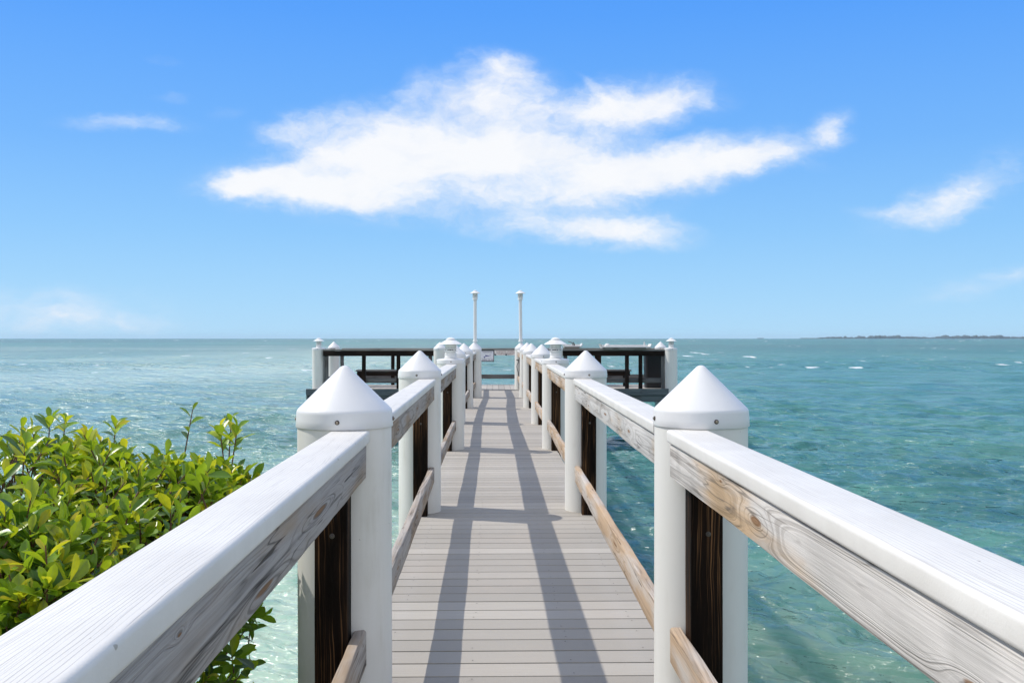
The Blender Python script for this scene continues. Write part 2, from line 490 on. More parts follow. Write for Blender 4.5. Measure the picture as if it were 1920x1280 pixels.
LP = [(-0.469, 3.142), (-0.516, 6.945), (-0.466, 10.82), (-0.547, 14.15), (-0.494, 17.2), (-0.385, 20.2), (-0.43, 23.45)]
RPL = [(0.664, 3.152), (0.655, 6.98), (0.685, 10.85), (0.685, 14.0), (0.674, 17.3), (0.680, 20.25), (0.656, 23.5)]
GP = 'white piles along both sides of the boardwalk'
ordn = ['nearest', 'second', 'third', 'fourth', 'fifth', 'sixth', 'last']
lab_l = ['white cone-capped pile nearest the camera on the left, beside the green shrub',
         'white cone-capped pile, second from the camera in the left row',
         'white flat-capped pile in the left row carrying a mushroom lamp',
         'white cone-capped pile just behind the flat-capped lamp pile in the left row',
         'white cone-capped pile, fifth from the camera in the left row',
         'white cone-capped pile in the left row beside the blue fish sign',
         'white cone-capped pile under the left tall lamp pole']
lab_r = ['white cone-capped pile nearest the camera on the right, against open water',
         'white cone-capped pile, second from the camera in the right row',
         'white flat-capped pile in the right row carrying a mushroom lamp',
         'white cone-capped pile just behind the flat-capped lamp pile in the right row',
         'white cone-capped pile, fifth from the camera in the right row',
         'white cone-capped pile, sixth from the camera in the right row',
         'white cone-capped pile under the right tall lamp pole, with black hose']
leans_l = [(0, -0.15), (0, 0.0), (0, -0.1), (0, 0), (0, -0.8), (0, -0.5), (0, 0)]
leans_r = [(0, 0.1), (0, 0.0), (0, 0.05), (0, 0.2), (0, -0.3), (0, 0.8), (0, 0.3)]
for i, (x, y) in enumerate(LP):
    pile('flat' if i == 2 else 'cone', x, y, [-2, -6, 2, 5, 8, 0, 3][i], lab_l[i], GP, leans_l[i])
for i, (x, y) in enumerate(RPL):
    pile('flat' if i == 2 else 'cone', x, y, [4, 2, -3, 5, 0, 3, 2][i], lab_r[i], GP, leans_r[i])
# ones just behind the camera carry the near rail ends
pile('cone', -0.45, -0.72, 0, 'white cone-capped pile behind the camera at the near end of the left rail', GP)
pile('cone', 0.66, -0.72, 0, 'white cone-capped pile behind the camera at the near end of the right rail', GP)

PF = 23.05       # near edge of platform deck
PB = 25.75       # far edge
GPP = 'white piles around the end platform'
XL0 = P(597.75, 23.2); XR0 = P(1258.6, 23.2)
XL1 = P(626, 25.0); XR1 = P(1238.5, 25.6)
XLI = P(825, 22.95); XRI = P(1043, 22.95)
pile('flat', XL0.x, XL0.y, 0, 'white flat-capped corner pile at the left end of the platform with a lamp on top', GPP, (0, -0.5))
pile('flat', XR0.x, XR0.y, 0, 'white flat-capped corner pile at the right end of the platform with a lamp on top', GPP, (0, -0.5))
pile('cone', XL1.x, XL1.y, 8, 'white cone-capped pile at the far left corner of the platform', GPP)
pile('cone', XR1.x, XR1.y, -12, 'white cone-capped pile at the far right corner of the platform', GPP)
pile('cone', XLI.x, XLI.y, -10, 'white cone-capped pile where the left platform railing meets the boardwalk', GPP)
pile('cone', XRI.x, XRI.y, 10, 'white cone-capped pile where the right platform railing meets the boardwalk', GPP)

# ------------------------------------------------------------------ lamps
def lamp_parts(t, z0=0.0):
    bm = bmesh.new()    # base collar with louvres
    pr = [(0.0, 0), (0.060, 0), (0.060, 0.006), (0.054, 0.010), (0.052, 0.035), (0.056, 0.040), (0.056, 0.055), (0.048, 0.060), (0.048, 0.070),
          (0.062, 0.074), (0.064, 0.082), (0.050, 0.086), (0.050, 0.096), (0.062, 0.100), (0.062, 0.106), (0.046, 0.110), (0.0, 0.110)]
    add_lathe(bm, pr, 32)
    for a in (200, 250, 275, 300, 340):
        rot = Matrix.Rotation(R(a), 3, 'Z')
        v = rot @ Vector((0.0495, 0, 0.091))
        add_box(bm, v, (0.004, 0.017 if a == 275 else 0.012, 0.008), 0, rot, mi=1)
    bmesh.ops.recalc_face_normals(bm, faces=bm.faces[:])
    obj('lamp_base', mesh_from_bm('lamp_base', bm, [M['lamp'], M['black']], 40), t, (0, 0, z0))
    bm = bmesh.new()
    add_lathe(bm, [(0.0, 0.110), (0.050, 0.110), (0.055, 0.125), (0.055, 0.158), (0.048, 0.168), (0, 0.168)], 32)
    obj('lamp_globe', mesh_from_bm('lamp_globe', bm, M['globe'], 40), t, (0, 0, z0))
    bm = bmesh.new()
    add_lathe(bm, [(0, 0.160), (0.108, 0.152), (0.113, 0.150), (0.113, 0.153), (0.085, 0.172), (0.050, 0.196), (0.036, 0.204), (0.0, 0.205)], 40)
    bmesh.ops.recalc_face_normals(bm, faces=bm.faces[:])
    s = obj('lamp_hood', mesh_from_bm('lamp_hood', bm, M['lamp'], 40), t, (0, 0, z0))
    bm = bmesh.new()
    add_lathe(bm, [(0, 0.200), (0.043, 0.206), (0.044, 0.209), (0.032, 0.219), (0.012, 0.226), (0, 0.227)], 24)
    bmesh.ops.recalc_face_normals(bm, faces=bm.faces[:])
    obj('finial', mesh_from_bm('finial', bm, M['lamp'], 40), s)

def pile_lamp(x, y, label, src=None, sc=1.0):
    if src is None:
        o = thing('pile_lamp', (x, y, 0.9925), label, 'lamp', 'white mushroom lamps on flat pile caps')
        lamp_parts(o); o.scale = (1.14, 1.14, 1.0)
    else:
        o = copy_tree(src); o.location = (x, y, 0.9925)
    tag(o, label, 'lamp', 'white mushroom lamps on flat pile caps')
    o.rotation_euler = (0, 0, random.uniform(-0.3, 0.3))
    return o
lamp0 = pile_lamp(LP[2][0], LP[2][1], 'white mushroom lamp on the third pile of the left row')
pile_lamp(RPL[2][0], RPL[2][1], 'white mushroom lamp on the third pile of the right row', lamp0)
pile_lamp(XL0.x, XL0.y, 'white mushroom lamp on the left corner pile of the platform', lamp0)
pile_lamp(XR0.x, XR0.y, 'white mushroom lamp on the right corner pile of the platform', lamp0)

def lamp_pole():
    t = thing('lamp_pole', (0, 0, 1.08), 'pole', 'lamp')
    bm = bmesh.new()
    add_lathe(bm, [(0, 0), (0.060, 0.0), (0.052, 0.03), (0.040, 0.06), (0.039, 0.09), (0.038, 0.98), (0.040, 1.0), (0.046, 1.045), (0.052, 1.055), (0, 1.056)], 32)
    bmesh.ops.recalc_face_normals(bm, faces=bm.faces[:])
    obj('pole', mesh_from_bm('pole', bm, M['lamp'], 40), t)
    n0 = set(t.children)
    lamp_parts(t, 1.0)
    for c_ in t.children:
        if c_ not in n0: c_.scale = (1.10, 1.10, 1.0)
    return t
pl = lamp_pole(); pl.location = (LP[6][0], LP[6][1], 1.125)
tag(pl, 'left one of the two tall white lamp poles, above the fish sign', 'lamp pole', 'tall white lamp poles at the platform entrance')
pr_ = copy_tree(pl); pr_.location = (RPL[6][0], RPL[6][1], 1.125); pr_.rotation_euler = (0, R(-0.6), 0)
tag(pr_, 'right one of the two tall white lamp poles, above the pile with the black hose', 'lamp pole', 'tall white lamp poles at the platform entrance')

# ------------------------------------------------------------------ boardwalk railings
def bolt_mesh():
    bm = bmesh.new()
    add_lathe(bm, [(0.011, 0), (0.011, 0.002), (0, 0.002)], 16)
    add_lathe(bm, [(0.0075, 0.002), (0.0075, 0.008), (0.004, 0.010), (0, 0.010)], 6)
    add_lathe(bm, [(0.0035, 0.010), (0.0035, 0.018), (0, 0.018)], 8)
    return mesh_from_bm('bolt', bm, M['steel'], 40)
ME_BOLT = bolt_mesh()

def rail_section(name, side, a, b, cx_a, cx_b, capw, label, mats, seed):
    """side -1 left / +1 right; a,b pile centres; cx = cap centre at each end"""
    y0 = a[1] + 0.128; y1 = b[1] - 0.128
    t = thing(name, (cx_a, y0, 0), label, 'railing', 'white-topped timber railings along the boardwalk')
    L = y1 - y0; dx = cx_b - cx_a
    bar('cap_rail', (0, 0, 0.909), (dx, L, 0.909), capw, 0.040, 0.0095, M['caprail'], t, 0.0, seed, 5)
    inn = -side                       # direction of the walkway
    fx = inn * (capw / 2 - 0.030)     # centre of board under the inner edge of cap
    bar('rail_board', (fx, 0.0, 0.8345), (dx + fx, L, 0.8345), 0.038, 0.102, 0.004, mats[0], t, 0.0022, seed + 1, 2)
    lx = fx
    bar('lower_rail', (lx, 0.0, 0.266), (dx + lx, L, 0.266), 0.038, 0.110, 0.007, mats[1], t, 0.0026, seed + 2, 2)
    # upright 4x4 blocks bolted against each pile
    for k, (yy, xx, z1) in enumerate(((0.045 + 0.02, 0, 0.886), (L - 0.045 - 0.02, dx, 0.886))):
        px = xx + fx - inn * (0.019 + 0.050 + 0.002)
        up = bar('support_post', (px, yy, -0.30), (px, yy, z1), 0.096, 0.086, 0.004, M['dark'], t, 0.0008, seed + 5 + k, 2)
        bt = obj('bolt', ME_BOLT, up)
        bt.location = (0.30 + 0.665, 0.0, 0.0432 if k == 1 else -0.0432)
        bt.location.y = inn * -0.004
        # in the upright's frame local Y = world Y turned: set from world axes instead
        up.matrix_basis = Matrix.Translation((px, yy, -0.30)) @ Matrix(((0, 1, 0, 0), (0, 0, 1, 0), (1, 0, 0, 0), (0, 0, 0, 1)))
        bt.matrix_basis = Matrix.Translation((0.30 + 0.63, 0.004, 0.0432 if k == 0 else -0.0432)) @ Matrix.Rotation(R(0 if k == 0 else 180), 4, 'X') @ Matrix.Scale(0.72, 4)
    return t

cxL = [-0.436, -0.456, -0.452, -0.475, -0.455, -0.40, -0.42]
cxR = [0.597, 0.620, 0.640, 0.640, 0.630, 0.635, 0.62]
nm = ['nearest the camera, beside the green shrub', 'between the first and second piles', 'between second pile and lamp pile',
      'beyond the lamp pile', 'between fourth and fifth piles', 'between the fifth and sixth piles', 'ending at the tall lamp pole']
nmr = ['nearest the camera, over open water'] + nm[1:]
allL = [(-0.45, -0.72)] + LP; allR = [(0.66, -0.72)] + RPL
cL = [-0.395] + cxL; cR = [0.600] + cxR
for i in range(7):
    ml = (M['wood_left'] if i == 0 else M['wood_mid'], M['wood_mid'])
    mr = (M['wood_right'] if i in (0,) else (M['wood_silver'] if i == 1 else M['wood_tan']), M['wood_tan'])
    d0 = 'grey' if i == 0 else 'brown-grey'
    rail_section('railing', -1, allL[i], allL[i+1], cL[i], cL[i+1], 0.120,
                 '%s railing with white top in the left row, %s' % (d0, nm[i]), ml, 100 + i * 17)
    rail_section('railing', 1, allR[i], allR[i+1], cR[i], cR[i+1], 0.128,
                 '%s railing with white top in the right row, %s' % ('tan' if i != 1 else 'silver', nmr[i]), mr, 300 + i * 17)

# ------------------------------------------------------------------ boardwalk deck (setting)
def board_deck(name, x0, x1, y0, y1, along, width, gap, mat, zt, inset=None):
    bm = bmesh.new()
    lay = bm.verts.layers.float.new('board')
    n = int(((y1 - y0) if along == 'x' else (x1 - x0)) / (width + gap))
    for i in range(n):
        q = (y0 if along == 'x' else x0) + i * (width + gap)
        jl, jr = random.uniform(-0.004, 0.004), random.uniform(-0.004, 0.004)
        dz = random.uniform(-0.0004, 0.0004)
        if along == 'x':
            c = ((x0 + x1) / 2 + jl, q + width / 2, zt - 0.0125 + dz); s = (x1 - x0, width, 0.025)
        else:
            c = (q + width / 2, (y0 + y1) / 2 + jl, zt - 0.0125 + dz); s = (width, y1 - y0, 0.025)
        vs = add_box(bm, c, s, 0.0022)
        val = random.random()
        for v in vs:
            v[lay] = val
        # screw heads
        if along == 'x':
            for sx in (x0 + 0.10, x0 + 0.42, x1 - 0.42 + 0.02, x1 - 0.10):
                for sy in (0.028, width - 0.028):
                    if random.random() < 0.45: continue
                    res = bmesh.ops.create_circle(bm, cap_ends=True, radius=0.0030, segments=8)
                    bmesh.ops.translate(bm, vec=(sx + random.uniform(-.006, .006), q + sy + random.uniform(-.004, .004), zt + dz + 0.0009), verts=res['verts'])
                    for v in res['verts']:
                        for f in v.link_faces: f.material_index = 1
    me = mesh_from_bm(name, bm, [mat, M['washer']])
    return me
bd = obj('boardwalk_deck', board_deck('boardwalk_deck', -0.50, 0.69, -1.2, PF - 0.01, 'x', 0.1340, 0.0097, M['deck'], 0.0))
bd['kind'] = 'structure'
def stringers():
    bm = bmesh.new()
    for x in (-0.42, 0.095, 0.61):
        add_box(bm, (x, (PF - 1.2) / 2, -0.14), (0.045, PF + 1.1, 0.22), 0.004)
    return mesh_from_bm('boardwalk_joists', bm, M['grey'])
bs = obj('boardwalk_joists', stringers()); bs['kind'] = 'structure'

PX0, PX1 = -4.33, 4.36
pd = obj('platform_deck', board_deck('platform_deck', PX0, PX1, PF, PB, 'y', 0.1395, 0.0045, M['deck_y'], 0.004))
pd['kind'] = 'structure'
def pframe():
    bm = bmesh.new()
    for (xa, xb) in ((PX0 - 0.02, -0.62), (0.80, PX1 + 0.02)):
        add_box(bm, ((xa + xb) / 2, PF - 0.025, -0.042), (xb - xa, 0.045, 0.150), 0.005)       # kerb / fascia board
        add_box(bm, ((xa + xb) / 2 + 0.06, PF + 0.02, -0.20), (xb - xa - 0.14, 0.045, 0.16), 0.005)  # beam under it
    add_box(bm, (0.1, PF - 0.025, -0.12), (1.40, 0.045, 0.14), 0.005)
    add_box(bm, (0.0, PB + 0.025, -0.10), (PX1 - PX0, 0.045, 0.20), 0.005)
    for x in (PX0, PX1):
        add_box(bm, (x, (PF + PB) / 2, -0.115), (0.045, PB - PF - 0.01, 0.20), 0.005)
    for x in np.linspace(PX0 + 0.6, PX1 - 0.6, 12):
        add_box(bm, (x, (PF + PB) / 2, -0.115), (0.045, PB - PF - 0.1, 0.18), 0.004)
    return mesh_from_bm('platform_frame', bm, mat_greywood('blue_grey_fascia_timber', (0.085, 0.105, 0.115), (0.15, 0.175, 0.18)))
pf = obj('platform_frame', pframe()); pf['kind'] = 'structure'

# ------------------------------------------------------------------ platform railings
def plat_rail(x0, x1, y, posts, label, mats=('dark', 'grey'), lower=True):
    t = thing('platform_railing', (x0, y, 0), label, 'railing', 'dark timber railings around the platform')
    L = x1 - x0
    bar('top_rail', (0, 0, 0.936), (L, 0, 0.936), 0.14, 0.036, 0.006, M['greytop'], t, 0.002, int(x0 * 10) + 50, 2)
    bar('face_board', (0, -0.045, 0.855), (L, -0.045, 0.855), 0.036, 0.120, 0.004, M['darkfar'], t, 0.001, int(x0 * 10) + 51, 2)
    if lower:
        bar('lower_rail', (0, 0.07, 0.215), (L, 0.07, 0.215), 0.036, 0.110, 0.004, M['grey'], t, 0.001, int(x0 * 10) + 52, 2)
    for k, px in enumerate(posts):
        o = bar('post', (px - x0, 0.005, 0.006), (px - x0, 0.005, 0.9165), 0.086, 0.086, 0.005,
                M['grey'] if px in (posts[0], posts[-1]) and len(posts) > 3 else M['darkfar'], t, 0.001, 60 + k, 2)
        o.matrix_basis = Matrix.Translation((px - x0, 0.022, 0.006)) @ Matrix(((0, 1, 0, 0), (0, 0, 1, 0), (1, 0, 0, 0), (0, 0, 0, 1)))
    return t
yN = PF + 0.12
plat_rail(XL0.x + 0.13, XLI.x - 0.13, yN, [P(613, 23.2).x, P(683, 23.2).x, P(747.5, 23.2).x, P(807, 23.2).x],
          'dark timber railing on the near left side of the platform')
plat_rail(XRI.x + 0.13, XR0.x - 0.13, yN, [P(1060, 23.2).x, P(1119, 23.2).x, P(1176, 23.2).x, P(1201.5, 23.2).x, P(1244.5, 23.2).x],
          'dark timber railing on the near right side of the platform')
yF = PB - 0.16
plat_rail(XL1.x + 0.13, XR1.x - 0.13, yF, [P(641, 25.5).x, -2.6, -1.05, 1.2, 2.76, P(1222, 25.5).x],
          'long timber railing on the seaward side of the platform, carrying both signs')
def side_rail(p, q, label):
    t = thing('platform_railing', (p.x, p.y + 0.14, 0), label, 'railing', 'dark timber railings around the platform')
    L = q.y - p.y - 0.28; dx = q.x - p.x
    bar('top_rail', (0, 0, 0.936), (dx, L, 0.936), 0.12, 0.034, 0.006, M['greytop'], t, 0.002, 71, 2)
    bar('face_board', (0.03, 0, 0.855), (dx + 0.03, L, 0.855), 0.036, 0.12, 0.004, M['darkfar'], t, 0.001, 72, 2)
    bar('lower_rail', (0.03, 0, 0.215), (dx + 0.03, L, 0.215), 0.036, 0.11, 0.004, M['grey'], t, 0.001, 73, 2)
    o = bar('post', (dx / 2, L / 2, 0.006), (dx / 2, L / 2, 0.9165), 0.086, 0.086, 0.005, M['darkfar'], t, 0.001, 74, 2)
side_rail(XL0, XL1, 'short dark timber railing across the left end of the platform')
side_rail(XR0, XR1, 'short dark timber railing across the right end of the platform')

# ------------------------------------------------------------------ benches, bin, fish tables, signs, hose
def bench(x0, x1, y, label):
    t = thing('bench', ((x0 + x1) / 2, y, 0.006), label, 'bench', 'low timber benches on the platform')
    L = x1 - x0
    for k, yy in enumerate((-0.125, 0.025, 0.175)):
        bar('seat_board', (-L / 2, yy, 0.40), (L / 2, yy, 0.40), 0.14, 0.036, 0.005, M['grey'], t, 0.001, 80 + k, 2)
    bar('apron', (-L / 2 + 0.03, -0.165, 0.325), (L / 2 - 0.03, -0.165, 0.325), 0.034, 0.11, 0.004, M['darkfar'], t, 0.001, 84, 2)
    for sx in (-1, 1):
        for sy in (-0.10, 0.15):
            o = bar('leg', (sx * (L / 2 - 0.12), sy, 0.0), (sx * (L / 2 - 0.12), sy, 0.38), 0.086, 0.086, 0.004, M['darkfar'], t, 0.0, 85, 2)
    return t
bench(P(668, 24.6).x, P(770, 24.6).x, 24.75, 'low dark timber bench behind the left platform railing')
bench(P(1100, 24.6).x, P(1184, 24.6).x, 24.75, 'low dark timber bench behind the right platform railing')

def litter_bin():
    c = P(1224, 24.1)
    t = thing('litter_bin', (c.x, c.y, 0.006), 'tall black plastic bin standing behind the right platform railing', 'bin')
    bm = bmesh.new()
    prof = [(0.0, 0.44, 0.40), (0.06, 0.45, 0.42), (0.80, 0.50, 0.47), (0.84, 0.53, 0.50), (0.86, 0.53, 0.50)]
    rings = []
    for (z, w, dd) in prof:
        ring = []
        for k in range(24):
            a = 2 * math.pi * k / 24
            ca, sa = math.cos(a), math.sin(a)
            e = 0.35
            ring.append(bm.verts.new((math.copysign(abs(ca) ** e, ca) * w / 2 * 0.86, math.copysign(abs(sa) ** e, sa) * dd / 2, z)))
        rings.append(ring)
    for a, b in zip(rings[:-1], rings[1:]):
        for k in range(24): bm.faces.new((a[k], a[(k+1) % 24], b[(k+1) % 24], b[k]))
    bm.faces.new(rings[0][::-1]); bm.faces.new(rings[-1])
    obj('bin_body', mesh_from_bm('bin_body', bm, M['black'], 40), t)
    bm = bmesh.new()
    add_box(bm, (0, 0, 0.883), (0.47, 0.51, 0.04), 0.015)
    add_box(bm, (0, 0.245, 0.895), (0.36, 0.03, 0.03), 0.008)
    obj('bin_lid', mesh_from_bm('bin_lid', bm, M['black'], 40), t)
litter_bin()

def fish_table(xa, xb, y, z, label, roll):
    t = thing('fish_cleaning_table', ((xa + xb) / 2, y, z), label, 'fish table', 'white fish cleaning tables on the platform railing')
    L = xb - xa
    bm = bmesh.new()
    add_box(bm, (0, 0, 0.052), (L, 0.46, 0.024), 0.006)
    add_box(bm, (0, 0.222, 0.075), (L, 0.016, 0.05), 0.004)
    obj('cutting_board', mesh_from_bm('cutting_board', bm, M['board'], 40), t)
    bm = bmesh.new()
    add_box(bm, (-0.02, -0.01, 0.020), (L * 0.86, 0.40, 0.038), 0.004)
    obj('support_frame', mesh_from_bm('support_frame', bm, M['greytop'], 40), t)
    for sx in (-1, 1):
        bm = bmesh.new()      # flared end lip
        pts = [(0.0, 0.03), (0.012, 0.07), (0.030, 0.105), (0.042, 0.125)]
        vs0 = []
        for (dx_, dz) in pts:
            vs0.append([bm.verts.new((sx * (L / 2 - 0.018 + dx_ + o_), yy, dz)) for (o_, yy) in ((0, -0.21), (0, 0.23), (0.022, 0.23), (0.022, -0.21))])
        for a, b in zip(vs0[:-1], vs0[1:]):
            for k in range(4): bm.faces.new((a[k], a[(k+1) % 4], b[(k+1) % 4], b[k]))
        bm.faces.new(vs0[0]); bm.faces.new(vs0[-1])
        bmesh.ops.recalc_face_normals(bm, faces=bm.faces[:])
        obj('end_lip', mesh_from_bm('end_lip', bm, M['board'], 30), t)
    bm = bmesh.new()
    if roll:
        c = Vector((-L / 2 + 0.15, 0.05, 0.064))
        add_lathe(bm, [(0, 0), (0.062, 0.0), (0.064, 0.02), (0.058, 0.045), (0.035, 0.066), (0, 0.074)], 24, c)
        obj('basin_cover', mesh_from_bm('basin_cover', bm, M['board'], 40), t)
        bm = bmesh.new()
        add_box(bm, (L / 2 - 0.10, 0.08, 0.115), (0.028, 0.05, 0.11), 0.004)
        obj('knife_rack', mesh_from_bm('knife_rack', bm, M['board'], 40), t)
    else:
        add_tube(bm, [(0.02, 0.05, 0.064), (0.02, 0.05, 0.10), (0.01, 0.05, 0.135), (-0.03, 0.05, 0.15), (-0.07, 0.05, 0.165), (-0.10, 0.05, 0.15)], 0.010, 8)
        add_tube(bm, [(0.06, 0.05, 0.064), (0.05, 0.05, 0.12), (0.03, 0.05, 0.155)], [0.02, 0.016, 0.012], 8)
        obj('tap', mesh_from_bm('tap', bm, M['steel'], 40), t)
    return t
fish_table(P(1127, 23.3).x, P(1217, 23.3).x, yN + 0.06, 0.952, 'long white fish cleaning table on the right platform railing beside the cone-capped corner pile', True)
fish_table(P(1058, 25.4).x, P(1090, 25.4).x, yF - 0.05, 0.952, 'small white fish cleaning table with tap behind the right lamp pile', False)

def text_mesh(body, size, mat, w=None):
    cu = bpy.data.curves.new('lettering', 'FONT')
    cu.body = body; cu.size = size; cu.extrude = 0.0015
    cu.align_x = 'CENTER'; cu.align_y = 'CENTER'
    cu.space_character = 1.05
    tmp = bpy.data.objects.new('lettering_tmp', cu); C.objects.link(tmp)
    bpy.context.view_layer.update()
    dg = bpy.context.evaluated_depsgraph_get()
    me = bpy.data.meshes.new_from_object(tmp.evaluated_get(dg))
    bpy.data.objects.remove(tmp); bpy.data.curves.remove(cu)
    me.materials.clear(); me.materials.append(mat)
    xs = [v.co.x for v in me.vertices]
    if w and xs:
        k = w / (max(xs) - min(xs))
        for v in me.vertices: v.co.x *= k
    return me

def fish_sign():
    d = 25.25
    xa, xb = P(902, d).x, P(926, d).x
    zt, zb = ZP(658, d), ZP(677.4, d)
    w, h = xb - xa, zt - zb
    t = thing('fish_sign', ((xa + xb) / 2, yF - 0.085, (zt + zb) / 2), 'square white sign with a leaping blue billfish hanging on the seaward railing', 'sign')
    bm = bmesh.new(); add_box(bm, (0, 0.008, -0.006), (w + 0.012, 0.012, h + 0.016), 0.002)
    obj('sign_back', mesh_from_bm('sign_back', bm, M['signblack']), t)
    bm = bmesh.new(); add_box(bm, (-0.006, -0.002, 0.004), (w - 0.012, 0.008, h - 0.012), 0.001)
    obj('sign_face', mesh_from_bm('sign_face', bm, M['signwhite']), t)
    # fish silhouette: body, bill, sail fin, tail
    out = [(-0.075, -0.022), (-0.05, -0.014), (-0.02, 0.0), (0.03, 0.004), (0.065, 0.006), (0.115, 0.030), (0.066, -0.002), (0.04, -0.010), (0.0, -0.016), (-0.035, -0.020), (-0.06, -0.026),
           (-0.072, -0.062), (-0.082, -0.070), (-0.088, -0.045), (-0.105, -0.03)]
    fin = [(-0.055, -0.012), (-0.05, 0.030), (-0.035, 0.012), (-0.015, 0.008), (0.02, 0.004)]
    bm = bmesh.new()
    for pts in (out, fin):
        vs = [bm.verts.new((x, 0, z + 0.012)) for x, z in pts]
        f = bm.faces.new(vs)
        r = bmesh.ops.extrude_face_region(bm, geom=[f])
        bmesh.ops.translate(bm, vec=(0, -0.002, 0), verts=[e for e in r['geom'] if isinstance(e, bmesh.types.BMVert)])
    bmesh.ops.triangulate(bm, faces=[f for f in bm.faces if len(f.verts) > 4])
    bmesh.ops.recalc_face_normals(bm, faces=bm.faces[:])
    obj('fish_emblem', mesh_from_bm('fish_emblem', bm, M['signblue']), t, (0, -0.0065, 0))
    for (body, sz, zz, ww, mm) in (("FISHING", 0.040, 0.098, 0.24, M['signblack']), ("DOCK  TO  BE", 0.046, -0.094, 0.28, M['signblack'])):
        o = obj('lettering', text_mesh(body, sz, mm, ww), t, (0, -0.008, zz)); o.rotation_euler = (R(90), 0, 0)
fish_sign()

def notice():
    d = 25.25
    xa, xb = P(927, d).x, P(968, d).x
    zt, zb = ZP(656.6, d), ZP(666.4, d)
    w, h = xb - xa, zt - zb
    t = thing('notice_board', ((xa + xb) / 2, yF - 0.082, (zt + zb) / 2), 'long cream notice board with rows of dark red lettering beside the fish sign', 'sign')
    bm = bmesh.new(); add_box(bm, (0, 0, 0), (w, 0.016, h), 0.002)
    obj('board_face', mesh_from_bm('board_face', bm, M['signcream']), t)
    rows = [("NO CAST NETTING   THIS IS PRIVATE", 0.040, 0.042, 0.50), ("AFTER DARK   USE AT OWN RISK", 0.038, 0.0, 0.46), ("THANK YOU     RESIDENTS", 0.034, -0.040, 0.40)]
    for (body, sz, zz, ww) in rows:
        o = obj('lettering', text_mesh(body, sz, M['signred'], ww), t, (0.01, -0.0095, zz)); o.rotation_euler = (R(90), 0, 0)
    for px in (928.6, 949.3):
        bm = bmesh.new(); add_lathe(bm, [(0, 0), (0.022, 0), (0.022, 0.012), (0.014, 0.020), (0, 0.022)], 16)
        k = obj('knob', mesh_from_bm('knob', bm, M['black'], 40), t, (P(px, d).x - (xa + xb) / 2, -0.008, -0.048)); k.rotation_euler = (R(90), 0, 0)
notice()

def hose():
    c = P(970.5, 23.3)
    t = thing('hose', (c.x, c.y - 0.055, 0), 'black hose hanging from a hook on the last pile of the right row', 'hose')
    z = lambda py: ZP(py, 23.3)
    bm = bmesh.new()
    pts = [(0.02, 0.0, z(677)), (0.018, -.01, z(679)), (-0.005, -.012, z(682)), (-0.02, -.012, z(686)), (-0.012, -.012, z(691)), (0.01, -.012, z(697)), (0.016, -.012, z(703)), (0.014, -.01, z(709))]
    add_tube(bm, pts, 0.0085, 8)
    obj('hose_line', mesh_from_bm('hose_line', bm, M['black'], 60), t)
    bm = bmesh.new()
    add_box(bm, (-0.002, 0.004, z(674.5)), (0.060, 0.016, 0.020), 0.003)
    add_box(bm, (0.012, 0.004, z(676.0)), (0.02, 0.014, 0.03), 0.003)
    obj('hook', mesh_from_bm('hook', bm, M['black']), t)
hose()

# ------------------------------------------------------------------ shrub
def mat_leaf():
    N = NT('glossy_leaf'); t = N.t
    at = N.n('ShaderNodeAttribute', attribute_name='tone')
    ac = N.n('ShaderNodeAttribute', attribute_name='across')
    f = at.outputs['Fac']
    cr = N.n('ShaderNodeValToRGB', ins={0: f})
    e = cr.color_ramp.elements
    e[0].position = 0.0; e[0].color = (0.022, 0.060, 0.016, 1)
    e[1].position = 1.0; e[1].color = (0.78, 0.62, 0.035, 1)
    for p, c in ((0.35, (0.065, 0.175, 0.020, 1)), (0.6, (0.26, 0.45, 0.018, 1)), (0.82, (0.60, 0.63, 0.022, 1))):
        k = cr.color_ramp.elements.new(p); k.color = c
    tc = N.n('ShaderNodeTexCoord')
    nz = noise(t, tc.outputs['Object'], 45.0, 3)
    vein = ramp(t, math_(t, 'ABSOLUTE', ac.outputs['Fac']), 0.02, 0.12, 1.0, 0.0)
    c = mixc(t, math_(t, 'MULTIPLY', ramp(t, nz, 0.35, 0.7), 0.30), cr.outputs[0], (0.05, 0.10, 0.02))
    c = mixc(t, math_(t, 'MULTIPLY', vein, 0.45), c, (0.30, 0.40, 0.10))
    b = N.n('ShaderNodeBsdfPrincipled', ins={'Base Color': c, 'Roughness': 0.30, 'Specular IOR Level': 0.55})
    bn = N.n('ShaderNodeBump', ins={'Height': nz, 'Strength': 0.25, 'Distance': 0.003})
    N.link(bn.outputs[0], b.inputs['Normal'])
    tcl = mixc(t, 1.0, c, (1.0, 1.0, 0.45), 'MULTIPLY')
    tr = N.n('ShaderNodeBsdfTranslucent', ins={'Color': mixc(t, 0.5, tcl, (0.42, 0.55, 0.03))})
    mx = N.n('ShaderNodeMixShader', ins={0: math_(t, 'ADD', 0.30, math_(t, 'MULTIPLY', f, 0.26))})
    N.link(b.outputs[0], mx.inputs[1]); N.link(tr.outputs[0], mx.inputs[2])
    N.link(mx.outputs[0], N.out.inputs['Surface'])
    return N.m

